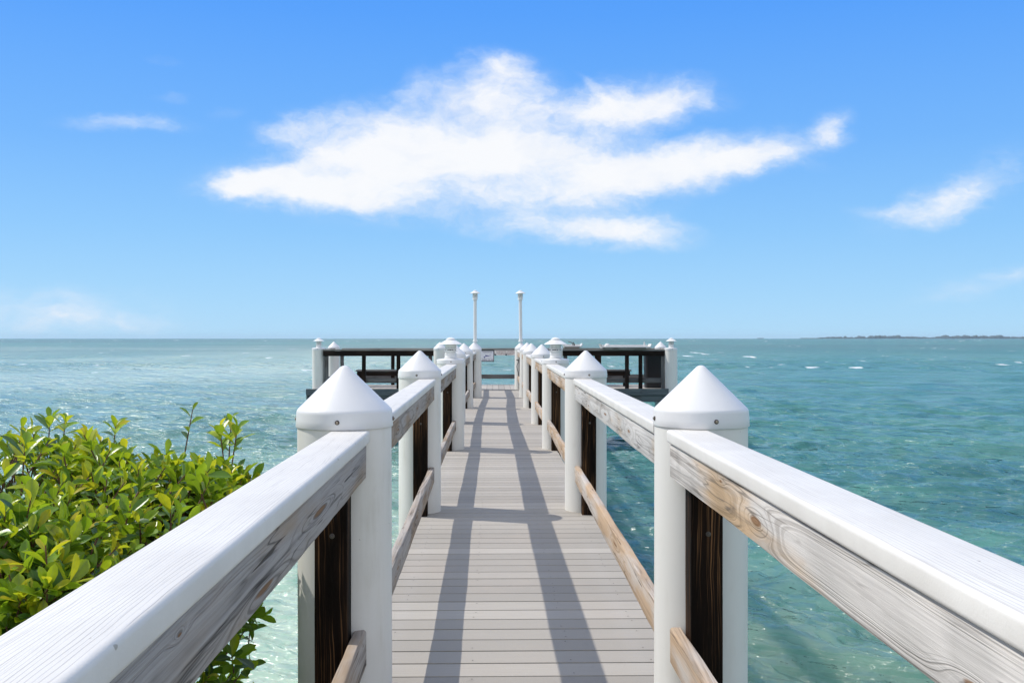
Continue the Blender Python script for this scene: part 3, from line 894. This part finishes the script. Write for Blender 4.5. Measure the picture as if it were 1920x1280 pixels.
def build_shrub():
    SC = Vector((-1.77, 2.80, 0.035)); A = (1.10, 0.98, 0.83)
    loc = Vector((-1.75, 2.9, -1.15))
    t = thing('shrub', loc, 'dense glossy green shrub with yellow tips growing against the left railing', 'shrub')
    # leaf template: obovate blade, 6 stations x 3 across
    st = [(0.0, 0.05), (0.18, 0.34), (0.42, 0.78), (0.66, 1.0), (0.86, 0.72), (1.0, 0.06)]
    T = []; AC = []
    for (u, w) in st:
        for s in (-1, 0, 1):
            T.append((s * w * 0.5, u, abs(s) * w * 0.12 - 0.16 * (u ** 2)))
            AC.append(s * w)
    T = np.array(T); AC = np.array(AC)
    fq = []
    for i in range(5):
        for s in range(2):
            a = i * 3 + s
            fq.append((a, a + 1, a + 4, a + 3))
    fq = np.array(fq)
    V = []; TO = []; FQ = []; ACR = []
    stems = []
    def leaf(base, d, up, L, W, tone):
        d = d / np.linalg.norm(d)
        s = np.cross(d, up); s /= (np.linalg.norm(s) + 1e-9)
        n = np.cross(s, d)
        curl = rng.uniform(0.4, 1.6)
        pts = base + np.outer(T[:, 0] * W, s) + np.outer(T[:, 1] * L, d) + np.outer(T[:, 2] * L * curl * 0.9, n)
        FQ.append(fq + len(V) * 18)
        V.append(pts); TO.append(np.full(18, tone)); ACR.append(AC)
    def shoot(p, ax, length, nl, big, yellow):
        ax = ax / np.linalg.norm(ax)
        tmp = np.array([0.3, 0.1, 0.95]) if abs(ax[2]) < 0.9 else np.array([1.0, 0, 0])
        a = np.cross(ax, tmp); a /= np.linalg.norm(a); b = np.cross(ax, a)
        stems.append((p - ax * 0.06, p + ax * length * 0.5, p + ax * length))
        ph = rng.uniform(0, 6.28)
        for k in range(nl):
            u = (k + 0.5) / nl
            ang = ph + k * 2.399
            rad = a * math.cos(ang) + b * math.sin(ang)
            tilt = R(rng.uniform(58, 95)) * (1 - u) + R(rng.uniform(15, 48)) * u
            d = ax * math.cos(tilt) + rad * math.sin(tilt) + np.array([0, 0, 0.15])
            L = big * rng.uniform(0.75, 1.15) * (1.0 - 0.45 * u ** 3)
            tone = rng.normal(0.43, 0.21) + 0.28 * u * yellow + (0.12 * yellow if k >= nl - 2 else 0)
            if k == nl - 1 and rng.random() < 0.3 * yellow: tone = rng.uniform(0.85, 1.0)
            leaf(p + ax * length * u, d, ax, L, L * rng.uniform(0.37, 0.48), float(np.clip(tone, 0.0, 1.0)))
    n = 0
    while n < 4800:
        th = rng.uniform(0, 2 * math.pi); cz = rng.uniform(-0.9, 1.0)
        v = np.array([math.cos(th) * math.sqrt(1 - cz * cz), math.sin(th) * math.sqrt(1 - cz * cz), cz])
        e = 0.50
        q = np.sign(v) * np.abs(v) ** e
        depth = 1.0 - abs(rng.normal(0, 0.09))
        lump = 1.0 + 0.025 * math.sin(v[0] * 9 + v[1] * 5) + 0.025 * math.sin(v[1] * 13 + 1.3) + 0.02 * math.sin(v[0] * 17 + v[2] * 6)
        p = np.array([SC.x + A[0] * q[0] * depth * lump, SC.y + A[1] * q[1] * depth * lump, SC.z + A[2] * q[2] * depth * lump])
        # taper of the far top, so that the silhouette dips towards the railing
        if p[0] > -0.85: continue
        nrm = np.array([v[0] / A[0], v[1] / A[1], v[2] / A[2]]); nrm /= np.linalg.norm(nrm)
        ax = nrm * 0.6 + np.array([0, 0, 0.6]) + rng.normal(0, 0.4, 3)
        yel = 1.0 if nrm[2] > 0.25 else 0.25
        yel *= rng.uniform(0.35, 1.25)
        shoot(p - np.array([0, 0, 0.05]), ax, rng.uniform(0.05, 0.11), int(rng.integers(6, 11)), rng.uniform(0.056, 0.088), yel)
        n += 1
    # inner leaves fill the body, coloured dark to deepen the shade in gaps
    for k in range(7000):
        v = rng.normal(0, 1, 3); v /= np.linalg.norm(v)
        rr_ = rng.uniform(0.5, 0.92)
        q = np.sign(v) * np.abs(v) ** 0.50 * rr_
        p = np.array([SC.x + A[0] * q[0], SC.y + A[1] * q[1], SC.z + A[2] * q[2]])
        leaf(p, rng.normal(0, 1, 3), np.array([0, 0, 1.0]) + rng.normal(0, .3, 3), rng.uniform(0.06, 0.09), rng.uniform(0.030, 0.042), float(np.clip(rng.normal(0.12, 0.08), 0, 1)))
    # a few long shoots standing proud of the top
    for (px, d, py0, py1, lean) in ((350, 3.6, 830, 762, 0.18), (430, 3.6, 850, 782, 0.05), (438, 3.5, 850, 800, 0.15), (418, 3.55, 850, 800, -0.12), (92, 3.8, 815, 785, 0.02), (120, 3.7, 815, 788, 0.08), (215, 3.7, 820, 796, 0.1)):
        p0 = P(px, d, ZP(py0, d)); L = (py0 - py1) * d / F
        shoot(np.array(p0), np.array([lean, 0.0, 1.0]), L, 8 if px != 350 else 5, 0.085 if px != 350 else 0.06, 0.9 if px != 350 else 0.1)
    # sprigs low down beside the pile
    for k in range(26):
        p = np.array([rng.uniform(-1.0, -0.84), rng.uniform(2.5, 3.1), rng.uniform(-0.35, 0.30)])
        shoot(p, np.array([0.5, -0.1, 0.5]) + rng.normal(0, .3, 3), rng.uniform(0.05, 0.10), int(rng.integers(4, 7)), rng.uniform(0.05, 0.07), 0.15)
    V_ = np.concatenate(V) - np.array(loc); FQ_ = np.concatenate(FQ)
    me = bpy.data.meshes.new('foliage')
    me.vertices.add(len(V_)); me.vertices.foreach_set('co', V_.astype(np.float32).ravel())
    me.loops.add(FQ_.size); me.loops.foreach_set('vertex_index', FQ_.astype(np.int32).ravel())
    me.polygons.add(len(FQ_)); me.polygons.foreach_set('loop_start', np.arange(0, FQ_.size, 4, dtype=np.int32))
    me.polygons.foreach_set('loop_total', np.full(len(FQ_), 4, dtype=np.int32))
    me.polygons.foreach_set('use_smooth', np.ones(len(FQ_), dtype=bool))
    me.update(); me.validate()
    a = me.attributes.new('tone', 'FLOAT', 'POINT'); a.data.foreach_set('value', np.concatenate(TO).astype(np.float32))
    a = me.attributes.new('across', 'FLOAT', 'POINT'); a.data.foreach_set('value', np.concatenate(ACR).astype(np.float32))
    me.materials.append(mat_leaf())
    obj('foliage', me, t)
    bm = bmesh.new()
    root = Vector((0, 0, 0))
    for (p0, p1, p2) in stems:
        l = Vector(loc)
        add_tube(bm, [Vector(p0) - l, Vector(p1) - l, Vector(p2) - l], [0.0028, 0.0022, 0.0014], 5, cap=False)
    # main limbs fanning out from the root
    for k in range(60):
        j = int(rng.integers(0, len(stems)))
        end = Vector(stems[j][0]) - Vector(loc)
        mid = end * 0.5 + Vector((rng.uniform(-.15, .15), rng.uniform(-.15, .15), 0.12))
        q1 = end * 0.22 + Vector((rng.uniform(-.06, .06), rng.uniform(-.06, .06), 0.1))
        add_tube(bm, [root + Vector((rng.uniform(-.06, .06), rng.uniform(-.06, .06), -0.1)), q1, mid, end * 0.8 + mid * 0.05, end], [0.022, 0.017, 0.011, 0.007, 0.004], 6, cap=False)
    obj('branches', mesh_from_bm('branches', bm, M['bark'], 60), t)
build_shrub()

# shore bank below the shrub
def bank():
    n = 40
    bm = bmesh.new()
    g = {}
    for i in range(n + 1):
        for j in range(n + 1):
            x = -9 + 8.1 * i / n; y = -4 + 8.6 * j / n
            dx = max(0, (x + 2.2) / 1.3); dy = max(0, (y - 3.2) / 1.3)
            h = -1.02 - 0.42 * min(2.2, dx * dx + dy * dy) + 0.04 * math.sin(x * 5 + y * 3) + 0.03 * math.sin(x * 11 - y * 7)
            g[i, j] = bm.verts.new((x, y, h))
    for i in range(n):
        for j in range(n):
            bm.faces.new((g[i, j], g[i+1, j], g[i+1, j+1], g[i, j+1]))
    N = NT('wet_sand'); t = N.t
    tc = N.n('ShaderNodeTexCoord')
    nz = noise(t, tc.outputs['Object'], 8.0, 8, 0.7)
    bsdf(N, mixc(t, ramp(t, nz, 0.3, 0.7), (0.30, 0.25, 0.18), (0.46, 0.41, 0.32)), 0.85, nz, 0.5, 0.02)
    o = obj('shore_bank', mesh_from_bm('shore_bank', bm, N.m, 180)); o['kind'] = 'structure'
bank()

# ------------------------------------------------------------------ sea
def build_sea():
    cx, cy, eye = 0.0, 0.0, EYE - WATER
    # radial rows: even in the view angle below the horizon, then far rings
    ys = np.concatenate([np.linspace(1500, 352, 200), np.linspace(351, 30, 460), np.linspace(29.5, 3.0, 130), np.array([2.5, 2.0, 1.5, 1.0, 0.7, 0.5, 0.33])])
    rad = eye * 986.0 / ys
    rad = np.concatenate([np.array([0.02, 0.5, 1.0]), rad]); rad = np.sort(rad)
    fine = np.linspace(-50, 50, 1700)
    coarse_r = np.linspace(50.6, 309.4, 190)
    az = np.radians(np.concatenate([fine, coarse_r]))
    nr, na = len(rad), len(az)
    RR, AA = np.meshgrid(rad, az, indexing='ij')
    X = cx + RR * np.sin(AA); Y = cy + RR * np.cos(AA)
    dr = np.gradient(rad)[:, None] * np.ones((1, na))
    da = RR * np.abs(np.gradient(np.unwrap(az)))[None, :]
    cell = np.maximum(np.minimum(dr, 1e9) * 0.6, da)
    Z = np.zeros_like(X); 
    r2 = np.random.default_rng(3)
    wind = math.radians(-118)       # travel direction of the chop (from ahead-right to near-left)
    for k in range(84):
        lam = 0.13 * (56 ** (k / 83.0)) * r2.uniform(0.85, 1.15)
        th = wind + r2.normal(0, 0.55)
        kx, ky = math.cos(th) * 2 * math.pi / lam, math.sin(th) * 2 * math.pi / lam
        amp = 0.0125 * lam if lam < 0.5 else 0.0125 * lam * (0.5 / lam) ** 0.55
        fade = np.clip((lam / np.maximum(cell, 1e-4) - 2.2) / 3.0, 0, 1)
        ph = kx * X + ky * Y + r2.uniform(0, 6.28)
        ph = ph + 0.6 * np.sin(0.21 * X * r2.uniform(.5, 1.5) + 0.17 * Y * r2.uniform(.5, 1.5) + r2.uniform(0, 6))
        s = np.sin(ph)
        Z += amp * fade * (s + 0.35 * (s * s - 0.5)) 
    near_cam = np.clip((RR - 0.3) / 1.0, 0, 1)
    Z *= near_cam
    # whitecaps: long thin patches on the wave backs
    foam = np.zeros_like(X)
    caps = []
    for (px, py, w, a) in ((1510, 690, 46, 1), (1525, 688.5, 34, .8), (1405, 669, 26, 1), (1420, 670.5, 30, 1), (1390, 667.5, 20, .9), (1310, 662, 18, .9), (1300, 660.5, 14, .8), (1322, 664, 16, .8), (1355, 666, 14, .6),
                           (1912, 687, 26, 1), (578, 694, 30, .9), (1660, 667, 10, .9), (1555, 680, 8, .9), (1700, 674, 10, .6), (975, 671, 20, .6), (915, 686, 16, .5), (1000, 690, 22, .4), (380, 655, 18, .6), (550, 654, 14, .7), (410, 658, 12, .6), (225, 657, 20, .5), (190, 661, 16, .5), (40, 685, 40, .6), (10, 698, 30, .5), (440, 681, 40, .45), (255, 653, 12, .5)):
        caps.append((px, py, w, a))
    for k in range(420):
        py = 634 + 4 + 60 * r2.random() ** 2.2
        caps.append((r2.uniform(-300, 2300), py, r2.uniform(5, 16) * (0.5 + (py - 634) / 30), r2.uniform(0.25, 0.75)))
    for (px, py, w, a) in caps:
        d = eye * F / (py - 634)
        c = P(px, d)
        hw = w * d / F / 2; hd = max(0.55 * d * d / (eye * F) * 1.2, hw * 0.16)
        m = ((X - c.x) / hw) ** 2 + ((Y - c.y) / hd) ** 2
        foam = np.maximum(foam, a * np.clip(1.15 - m, 0, 1))
    verts = np.stack([X, Y, Z + WATER], -1).reshape(-1, 3).astype(np.float32)
    idx = np.arange(nr * na).reshape(nr, na)
    nxt = np.roll(idx, -1, axis=1)
    q = np.stack([idx[:-1], idx[1:], nxt[1:], nxt[:-1]], -1).reshape(-1, 4).astype(np.int32)[:, ::-1]
    me = bpy.data.meshes.new('water')
    me.vertices.add(len(verts)); me.vertices.foreach_set('co', verts.ravel())
    me.loops.add(q.size); me.loops.foreach_set('vertex_index', q.ravel())
    me.polygons.add(len(q)); me.polygons.foreach_set('loop_start', np.arange(0, q.size, 4, dtype=np.int32))
    me.polygons.foreach_set('loop_total', np.full(len(q), 4, dtype=np.int32))
    me.polygons.foreach_set('use_smooth', np.ones(len(q), dtype=bool))
    me.update()
    a = me.attributes.new('foam', 'FLOAT', 'POINT'); a.data.foreach_set('value', foam.ravel().astype(np.float32))
    N = NT('sea_water'); t = N.t
    tc = N.n('ShaderNodeTexCoord'); v = tc.outputs['Object']
    s = N.n('ShaderNodeSeparateXYZ', ins={0: v}); x, y, z = s.outputs
    big = noise(t, vmul(t, v, (0.020, 0.012, 1)), 1.0, 4, 0.55)
    mid = noise(t, vmul(t, v, (0.16, 0.30, 1)), 1.0, 4, 0.6)
    sm = noise(t, vmul(t, v, (0.7, 1.6, 1)), 1.0, 4, 0.6)
    # paler to the left: sky reflection and haze painted in, besides shallow water
    sh = math_(t, 'ADD', x, math_(t, 'MULTIPLY', y, 0.04))
    pale = ramp(t, math_(t, 'ADD', sh, math_(t, 'MULTIPLY', mid, 6.0)), -7.5, 8.0, 1.0, 0.0)
    c = mixc(t, pale, (0.112, 0.262, 0.232), (0.37, 0.50, 0.425))
    c = mixc(t, ramp(t, big, 0.42, 0.66), c, mixc(t, 0.5, c, (0.045, 0.20, 0.19)))
    # far water turns greyer teal, with long bands
    far = ramp(t, y, 40.0, 420.0)
    band = noise(t, vmul(t, v, (0.0010, 0.0075, 1)), 1.0, 3, 0.5)
    farc = mixc(t, ramp(t, band, 0.40, 0.60), (0.105, 0.195, 0.18), (0.115, 0.27, 0.235))
    c = mixc(t, math_(t, 'MULTIPLY', far, 0.85), c, farc)
    # sand right under the shore, dark blue patches near the right side
    near = ramp(t, math_(t, 'ADD', y, math_(t, 'MULTIPLY', mid, 3.0)), 7.0, 13.5, 1.0, 0.0)
    nearlm = ramp(t, math_(t, 'ADD', y, math_(t, 'MULTIPLY', mid, 5.0)), 8.0, 27.0, 1.0, 0.0)
    nearl = math_(t, 'MULTIPLY', nearlm, ramp(t, x, -1.2, 0.6, 1.0, 0.0))
    c = mixc(t, math_(t, 'MULTIPLY', nearl, 0.85), c, (0.53, 0.66, 0.53))
    nearr = math_(t, 'MULTIPLY', near, ramp(t, x, 0.2, 1.0))
    c = mixc(t, math_(t, 'MULTIPLY', nearr, 0.7), c, (0.175, 0.275, 0.200))
    blue_patch = math_(t, 'MULTIPLY', ramp(t, math_(t, 'ADD', mid, math_(t, 'MULTIPLY', sm, 0.4)), 0.55, 0.80), math_(t, 'MULTIPLY', ramp(t, y, 15.0, 24.0, 1.0, 0.0), ramp(t, y, 7.5, 11.0)))
    blue_patch = math_(t, 'MULTIPLY', blue_patch, ramp(t, x, -0.2, 1.2))
    c = mixc(t, math_(t, 'MULTIPLY', blue_patch, 0.55), c, (0.022, 0.105, 0.14))
    # foam
    fa = N.n('ShaderNodeAttribute', attribute_name='foam')
    fn = noise(t, vmul(t, v, (1.1, 0.9, 1)), 1.0, 5, 0.75)
    ff = ramp(t, math_(t, 'ADD', fa.outputs['Fac'], math_(t, 'MULTIPLY', math_(t, 'SUBTRACT', fn, 0.5), 1.2)), 0.30, 0.62)
    ff = math_(t, 'MULTIPLY', ff, ramp(t, fa.outputs['Fac'], 0.0, 0.2))
    c = mixc(t, ff, c, (0.80, 0.84, 0.84))
    # small ripples, aligned with the chop
    rot_ = N.n('ShaderNodeVectorRotate', ins={'Vector': v, 'Angle': R(34)}, rotation_type='Z_AXIS')
    mp = N.n('ShaderNodeMapping', ins={'Vector': rot_.outputs[0], 'Scale': (0.48, 1.5, 1)})
    w1 = noise(t, mp.outputs[0], 5.5, 4, 0.6, 0.4)
    w2 = noise(t, mp.outputs[0], 1.1, 4, 0.6, 0.4)
    w3 = noise(t, vmul(t, mp.outputs[0], (0.12, 0.22, 1)), 1.0, 5, 0.65, 0.3)
    b1 = N.n('ShaderNodeBump', ins={'Height': w3, 'Strength': 1.0, 'Distance': 3.2})
    b2 = N.n('ShaderNodeBump', ins={'Height': w2, 'Strength': 1.0, 'Distance': 0.17, 'Normal': b1.outputs[0]})
    b3 = N.n('ShaderNodeBump', ins={'Height': w1, 'Strength': 0.6, 'Distance': 0.045, 'Normal': b2.outputs[0]})
    b = N.n('ShaderNodeBsdfPrincipled', ins={'Base Color': c, 'Roughness': math_(t, 'ADD', math_(t, 'ADD', 0.21, math_(t, 'MULTIPLY', ramp(t, y, 15.0, 200.0), 0.14)), math_(t, 'MULTIPLY', ff, 0.4)), 'IOR': 1.33, 'Specular IOR Level': 0.42, 'Normal': b3.outputs[0], 'Subsurface Weight': 1.0, 'Subsurface Radius': (0.5, 1.0, 1.0), 'Subsurface Scale': 0.8})
    b.subsurface_method = 'BURLEY'
    N.link(b.outputs[0], N.out.inputs['Surface'])
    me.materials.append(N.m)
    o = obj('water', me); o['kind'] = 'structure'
build_sea()

# ------------------------------------------------------------------ far island
def island():
    D = 6000.0
    k = D / F
    bm = bmesh.new()
    r3 = random.Random(11)
    # low land body
    x0 = (1560 - 925) * k; x1 = (2700 - 925) * k
    add_box(bm, ((x0 + x1) / 2, D + 300, WATER + 2.2), (x1 - x0, 560, 5.0), 0.0)
    N = NT('far_shore_land'); t = N.t
    tc = N.n('ShaderNodeTexCoord'); nz = noise(t, tc.outputs['Object'], 0.01, 4)
    bsdf(N, mixc(t, nz, (0.05, 0.07, 0.06), (0.09, 0.10, 0.085)), 0.9)
    o = obj('far_shore', mesh_from_bm('far_shore', bm, N.m)); o['kind'] = 'structure'
    # tree mass along it
    bm = bmesh.new()
    x = x0 - 4
    while x < x1:
        h = 11 + 4 * math.sin(x * 0.011) + r3.uniform(-2.5, 4) + (4 if r3.random() < 0.06 else 0)
        w = r3.uniform(8, 26)
        if x < x0 + 30: h *= 0.85
        yy = D + 30 + r3.uniform(0, 200)
        res = bmesh.ops.create_icosphere(bm, subdivisions=2, radius=1.0)
        for v in res['verts']:
            n_ = 1 + r3.uniform(-0.22, 0.22)
            v.co = Vector((v.co.x * w * n_ + x, v.co.y * w * 0.8 * n_ + yy, v.co.z * h * 0.62 * n_ + h * 0.52 + WATER))
        x += w * r3.uniform(0.35, 0.8)
    # a second tiny islet just left of it
    for q in range(8):
        x = (1424 + q * 1.3 - 925) * k * 1.2
        res = bmesh.ops.create_icosphere(bm, subdivisions=2, radius=1.0)
        for v in res['verts']:
            n_ = 1 + r3.uniform(-0.2, 0.2)
            v.co = Vector((v.co.x * 6 * n_ + x, v.co.y * 6 * n_ + D * 1.2, v.co.z * 3.2 * n_ + 1.5 + WATER))
    N = NT('far_shore_trees'); t = N.t
    tc = N.n('ShaderNodeTexCoord'); nz = noise(t, tc.outputs['Object'], 0.03, 4)
    bsdf(N, mixc(t, ramp(t, nz, 0.3, 0.7), (0.030, 0.052, 0.045), (0.055, 0.08, 0.07)), 0.9)
    o = obj('far_trees', mesh_from_bm('far_trees', bm, N.m, 180)); o['kind'] = 'stuff'
    tag(o, 'low hazy line of trees on the horizon at right', 'trees')
island()

# ------------------------------------------------------------------ sea air
def haze():
    bm = bmesh.new()
    add_box(bm, (0, 0, 8.5), (17600, 17600, 26))
    m = bpy.data.materials.new('sea_haze'); m.use_nodes = True
    tt = m.node_tree; tt.nodes.clear()
    oo = tt.nodes.new('ShaderNodeOutputMaterial')
    pv = mknode(tt, 'ShaderNodeVolumePrincipled', {'Color': (0.66, 0.85, 1.0, 1), 'Density': 0.00007, 'Anisotropy': 0.0})
    tt.links.new(pv.outputs[0], oo.inputs['Volume'])
    o = obj('haze', mesh_from_bm('haze', bm, m)); o['kind'] = 'stuff'
haze()

# ------------------------------------------------------------------ light, sky
SUN = Vector((-0.957, 0.33, 1.13)).normalized()
el = math.asin(SUN.z); azm = math.atan2(SUN.x, SUN.y)
ld = bpy.data.lights.new('sun', 'SUN'); ld.energy = 3.7; ld.angle = R(0.5); ld.color = (1.0, 0.945, 0.865)
lo = bpy.data.objects.new('sun', ld); C.objects.link(lo)
lo.rotation_euler = (-SUN).to_track_quat('-Z', 'Y').to_euler()
lo.location = (-20, 10, 30)

w = bpy.data.worlds.new('World'); scene.world = w; w.use_nodes = True
t = w.node_tree; t.nodes.clear()
wo = t.nodes.new('ShaderNodeOutputWorld')
bg = mknode(t, 'ShaderNodeBackground')
w.cycles.sampling_method = 'MANUAL'; w.cycles.sample_map_resolution = 512
t.links.new(bg.outputs[0], wo.inputs[0])
sky = mknode(t, 'ShaderNodeTexSky', None, sky_type='NISHITA', sun_disc=False, sun_elevation=el, sun_rotation=azm,
             altitude=0.0, air_density=1.0, dust_density=0.4, ozone_density=2.0)
SKY_STR = 0.12
bg.inputs['Strength'].default_value = SKY_STR
tc = mknode(t, 'ShaderNodeTexCoord')
sx = mknode(t, 'ShaderNodeSeparateXYZ', {0: tc.outputs['Generated']})
AZ = math_(t, 'ARCTAN2', sx.outputs[0], sx.outputs[1])
EL = math_(t, 'ARCSINE', sx.outputs[2])
ae = mknode(t, 'ShaderNodeCombineXYZ', {0: AZ, 1: EL, 2: 0.0}).outputs[0]
def pa(px): return YAW + math.atan((px - 960) / F)
def pe(px, py): return math.atan((634 - py) / F * math.cos(math.atan((px - 960) / F)))
# colour grade of the sky: saturated polarised blue
elev = ramp(t, EL, 0.0, 0.42, smooth=False)
cr = mknode(t, 'ShaderNodeValToRGB', {0: elev})
SKYRAMP = [(0.001, (0.45, 0.75, 1.0)), (0.09, (0.375, 0.69, 1.0)), (0.25, (0.27, 0.59, 1.0)), (0.45, (0.175, 0.475, 1.0)), (0.75, (0.095, 0.365, 1.0)), (0.999, (0.06, 0.31, 0.96))]
for p, c in SKYRAMP:
    k_ = cr.color_ramp.elements.new(p); k_.color = (*[v / SKY_STR for v in c], 1)
cr.color_ramp.elements.remove(cr.color_ramp.elements[0]); cr.color_ramp.elements.remove(cr.color_ramp.elements[-1])
skyc = mixc(t, 0.94, sky.outputs[0], cr.outputs[0])
# unseen bright cloud cover behind and overhead, added for neutral fill light
nb = mknode(t, 'ShaderNodeTexNoise', {'Vector': vmul(t, tc.outputs['Generated'], (2.2, 2.2, 3.0)), 'Scale': 1.0, 'Detail': 6, 'Roughness': 0.55}).outputs[0]
fill_cloud = math_(t, 'MULTIPLY', ramp(t, nb, 0.30, 0.58), math_(t, 'MAXIMUM', ramp(t, sx.outputs[1], 0.55, 0.0), ramp(t, sx.outputs[2], 0.42, 0.62)))
skyc = mixc(t, math_(t, 'MULTIPLY', fill_cloud, 0.95), skyc, (0.88 / SKY_STR, 0.89 / SKY_STR, 0.92 / SKY_STR))
# warp for cloud edges
n1 = mknode(t, 'ShaderNodeTexNoise', {'Vector': vmul(t, ae, (9.0, 16.0, 1)), 'Scale': 1.0, 'Detail': 5, 'Roughness': 0.55})
n2 = mknode(t, 'ShaderNodeTexNoise', {'Vector': vmul(t, ae, (34.0, 52.0, 1)), 'Scale': 1.0, 'Detail': 6, 'Roughness': 0.6})
off1 = mknode(t, 'ShaderNodeVectorMath', {0: n1.outputs[1], 1: (0.5, 0.5, 0.5)}, operation='SUBTRACT').outputs[0]
off2 = mknode(t, 'ShaderNodeVectorMath', {0: n2.outputs[1], 1: (0.5, 0.5, 0.5)}, operation='SUBTRACT').outputs[0]
wp = vadd(t, ae, vmul(t, off1, (0.062, 0.036, 0)))
wp = vadd(t, wp, vmul(t, off2, (0.030, 0.017, 0)))
ELL = [  # column, row, half widths, tilt (deg, + = rising to the right), weight
    (700, 310, 300, 60, 8, 1.0), (1000, 300, 330, 76, -2, 1.1), (1300, 305, 240, 48, 8, 0.9), (480, 332, 100, 26, 10, 0.6), (1425, 293, 100, 34, 12, 0.48), (1510, 305, 60, 14, -20, 0.2),
    (650, 242, 170, 52, 8, 0.62), (560, 235, 80, 30, 15, 0.36), (790, 210, 140, 52, 5, 0.42), (785, 160, 40, 36, 40, 0.35),
    (930, 170, 120, 62, 0, 0.85), (945, 128, 52, 34, 0, 0.45), (1010, 212, 160, 38, 0, 0.36),
    (1190, 192, 130, 56, 4, 0.85), (1285, 185, 80, 42, 10, 0.5), (1110, 212, 130, 32, 0, 0.36), (1110, 165, 50, 14, -45, 0.3),
    (1556, 236, 44, 36, 20, 0.75), (560, 352, 190, 34, -4, 0.42), (700, 372, 240, 34, 0, 0.3),
    (1190, 437, 135, 38, -2, 0.95), (1010, 430, 160, 26, 0, 0.5), (800, 385, 300, 48, 0, 0.45), (1080, 388, 200, 48, 0, 0.45),
    (240, 236, 115, 20, 4, 0.55), (1795, 360, 125, 44, 35, 0.55), (1745, 398, 120, 32, 12, 0.45), (1650, 405, 60, 16, 0, 0.25),
    (60, 580, 260, 54, 0, 0.44), (180, 602, 190, 24, 0, 0.3), (1840, 540, 120, 26, 8, 0.4), (1925, 520, 80, 16, 0, 0.2), (300, 106, 34, 9, 0, 0.22), (320, 185, 34, 10, 0, 0.2), (425, 212, 40, 12, 10, 0.2), (880, 105, 40, 14, 20, 0.2),
]
dens = None
for (px, py, rx, ry, rot, wgt) in ELL:
    mp = mknode(t, 'ShaderNodeMapping', {'Vector': wp, 'Location': (pa(px), pe(px, py), 0), 'Rotation': (0, 0, R(rot)), 'Scale': (rx * 1.35 / F, ry * 1.35 / F, 1)}, vector_type='TEXTURE')
    ln = mknode(t, 'ShaderNodeVectorMath', {0: mp.outputs[0]}, operation='LENGTH').outputs['Value']
    e = ramp(t, ln, 0.1, 1.0, wgt, 0.0)
    dens = e if dens is None else math_(t, 'ADD', dens, e)
n3 = mknode(t, 'ShaderNodeTexNoise', {'Vector': vmul(t, wp, (26.0, 46.0, 1)), 'Scale': 1.0, 'Detail': 9, 'Roughness': 0.66}).outputs[0]
edge = math_(t, 'MULTIPLY', math_(t, 'SUBTRACT', n3, 0.5), ramp(t, dens, 0.0, 0.35, 0.0, 1.0))
cl = ramp(t, math_(t, 'ADD', math_(t, 'MULTIPLY', dens, 0.82), edge), -0.02, 1.08)
front = ramp(t, sx.outputs[1], 0.0, 0.1)
cl = math_(t, 'MULTIPLY', cl, front)
cl = math_(t, 'MULTIPLY', cl, 0.97)
K = 1.0 / SKY_STR
puff = noise(t, vmul(t, wp, (15.0, 30.0, 1)), 1.0, 6, 0.6)
cloudc = mixc(t, ramp(t, cl, 0.25, 0.95), (0.74 * K, 0.85 * K, 1.0 * K), (0.97 * K, 0.98 * K, 1.0 * K))
cloudc = mixc(t, math_(t, 'MULTIPLY', ramp(t, puff, 0.45, 0.70), 0.40), cloudc, (0.80 * K, 0.86 * K, 0.97 * K))
col = mixc(t, cl, skyc, cloudc)
t.links.new(col, bg.inputs['Color'])

# ------------------------------------------------------------------ camera
cam = bpy.data.cameras.new('camera')
cam.sensor_width = 36.0; cam.lens = F / 1920 * 36.0
cam.clip_start = 0.05; cam.clip_end = 60000
cam.shift_y = -6.0 / 1920
co = bpy.data.objects.new('camera', cam); C.objects.link(co)
co.location = (0, 0, EYE); co.rotation_euler = (R(90), 0, -YAW)
scene.camera = co

scene.view_settings.view_transform = 'Standard'
scene.view_settings.look = 'None'
scene.view_settings.gamma = 1.0
scene.view_settings.exposure = 0.0
scene.view_settings.use_curve_mapping = False
scene.cycles.max_bounces = 8
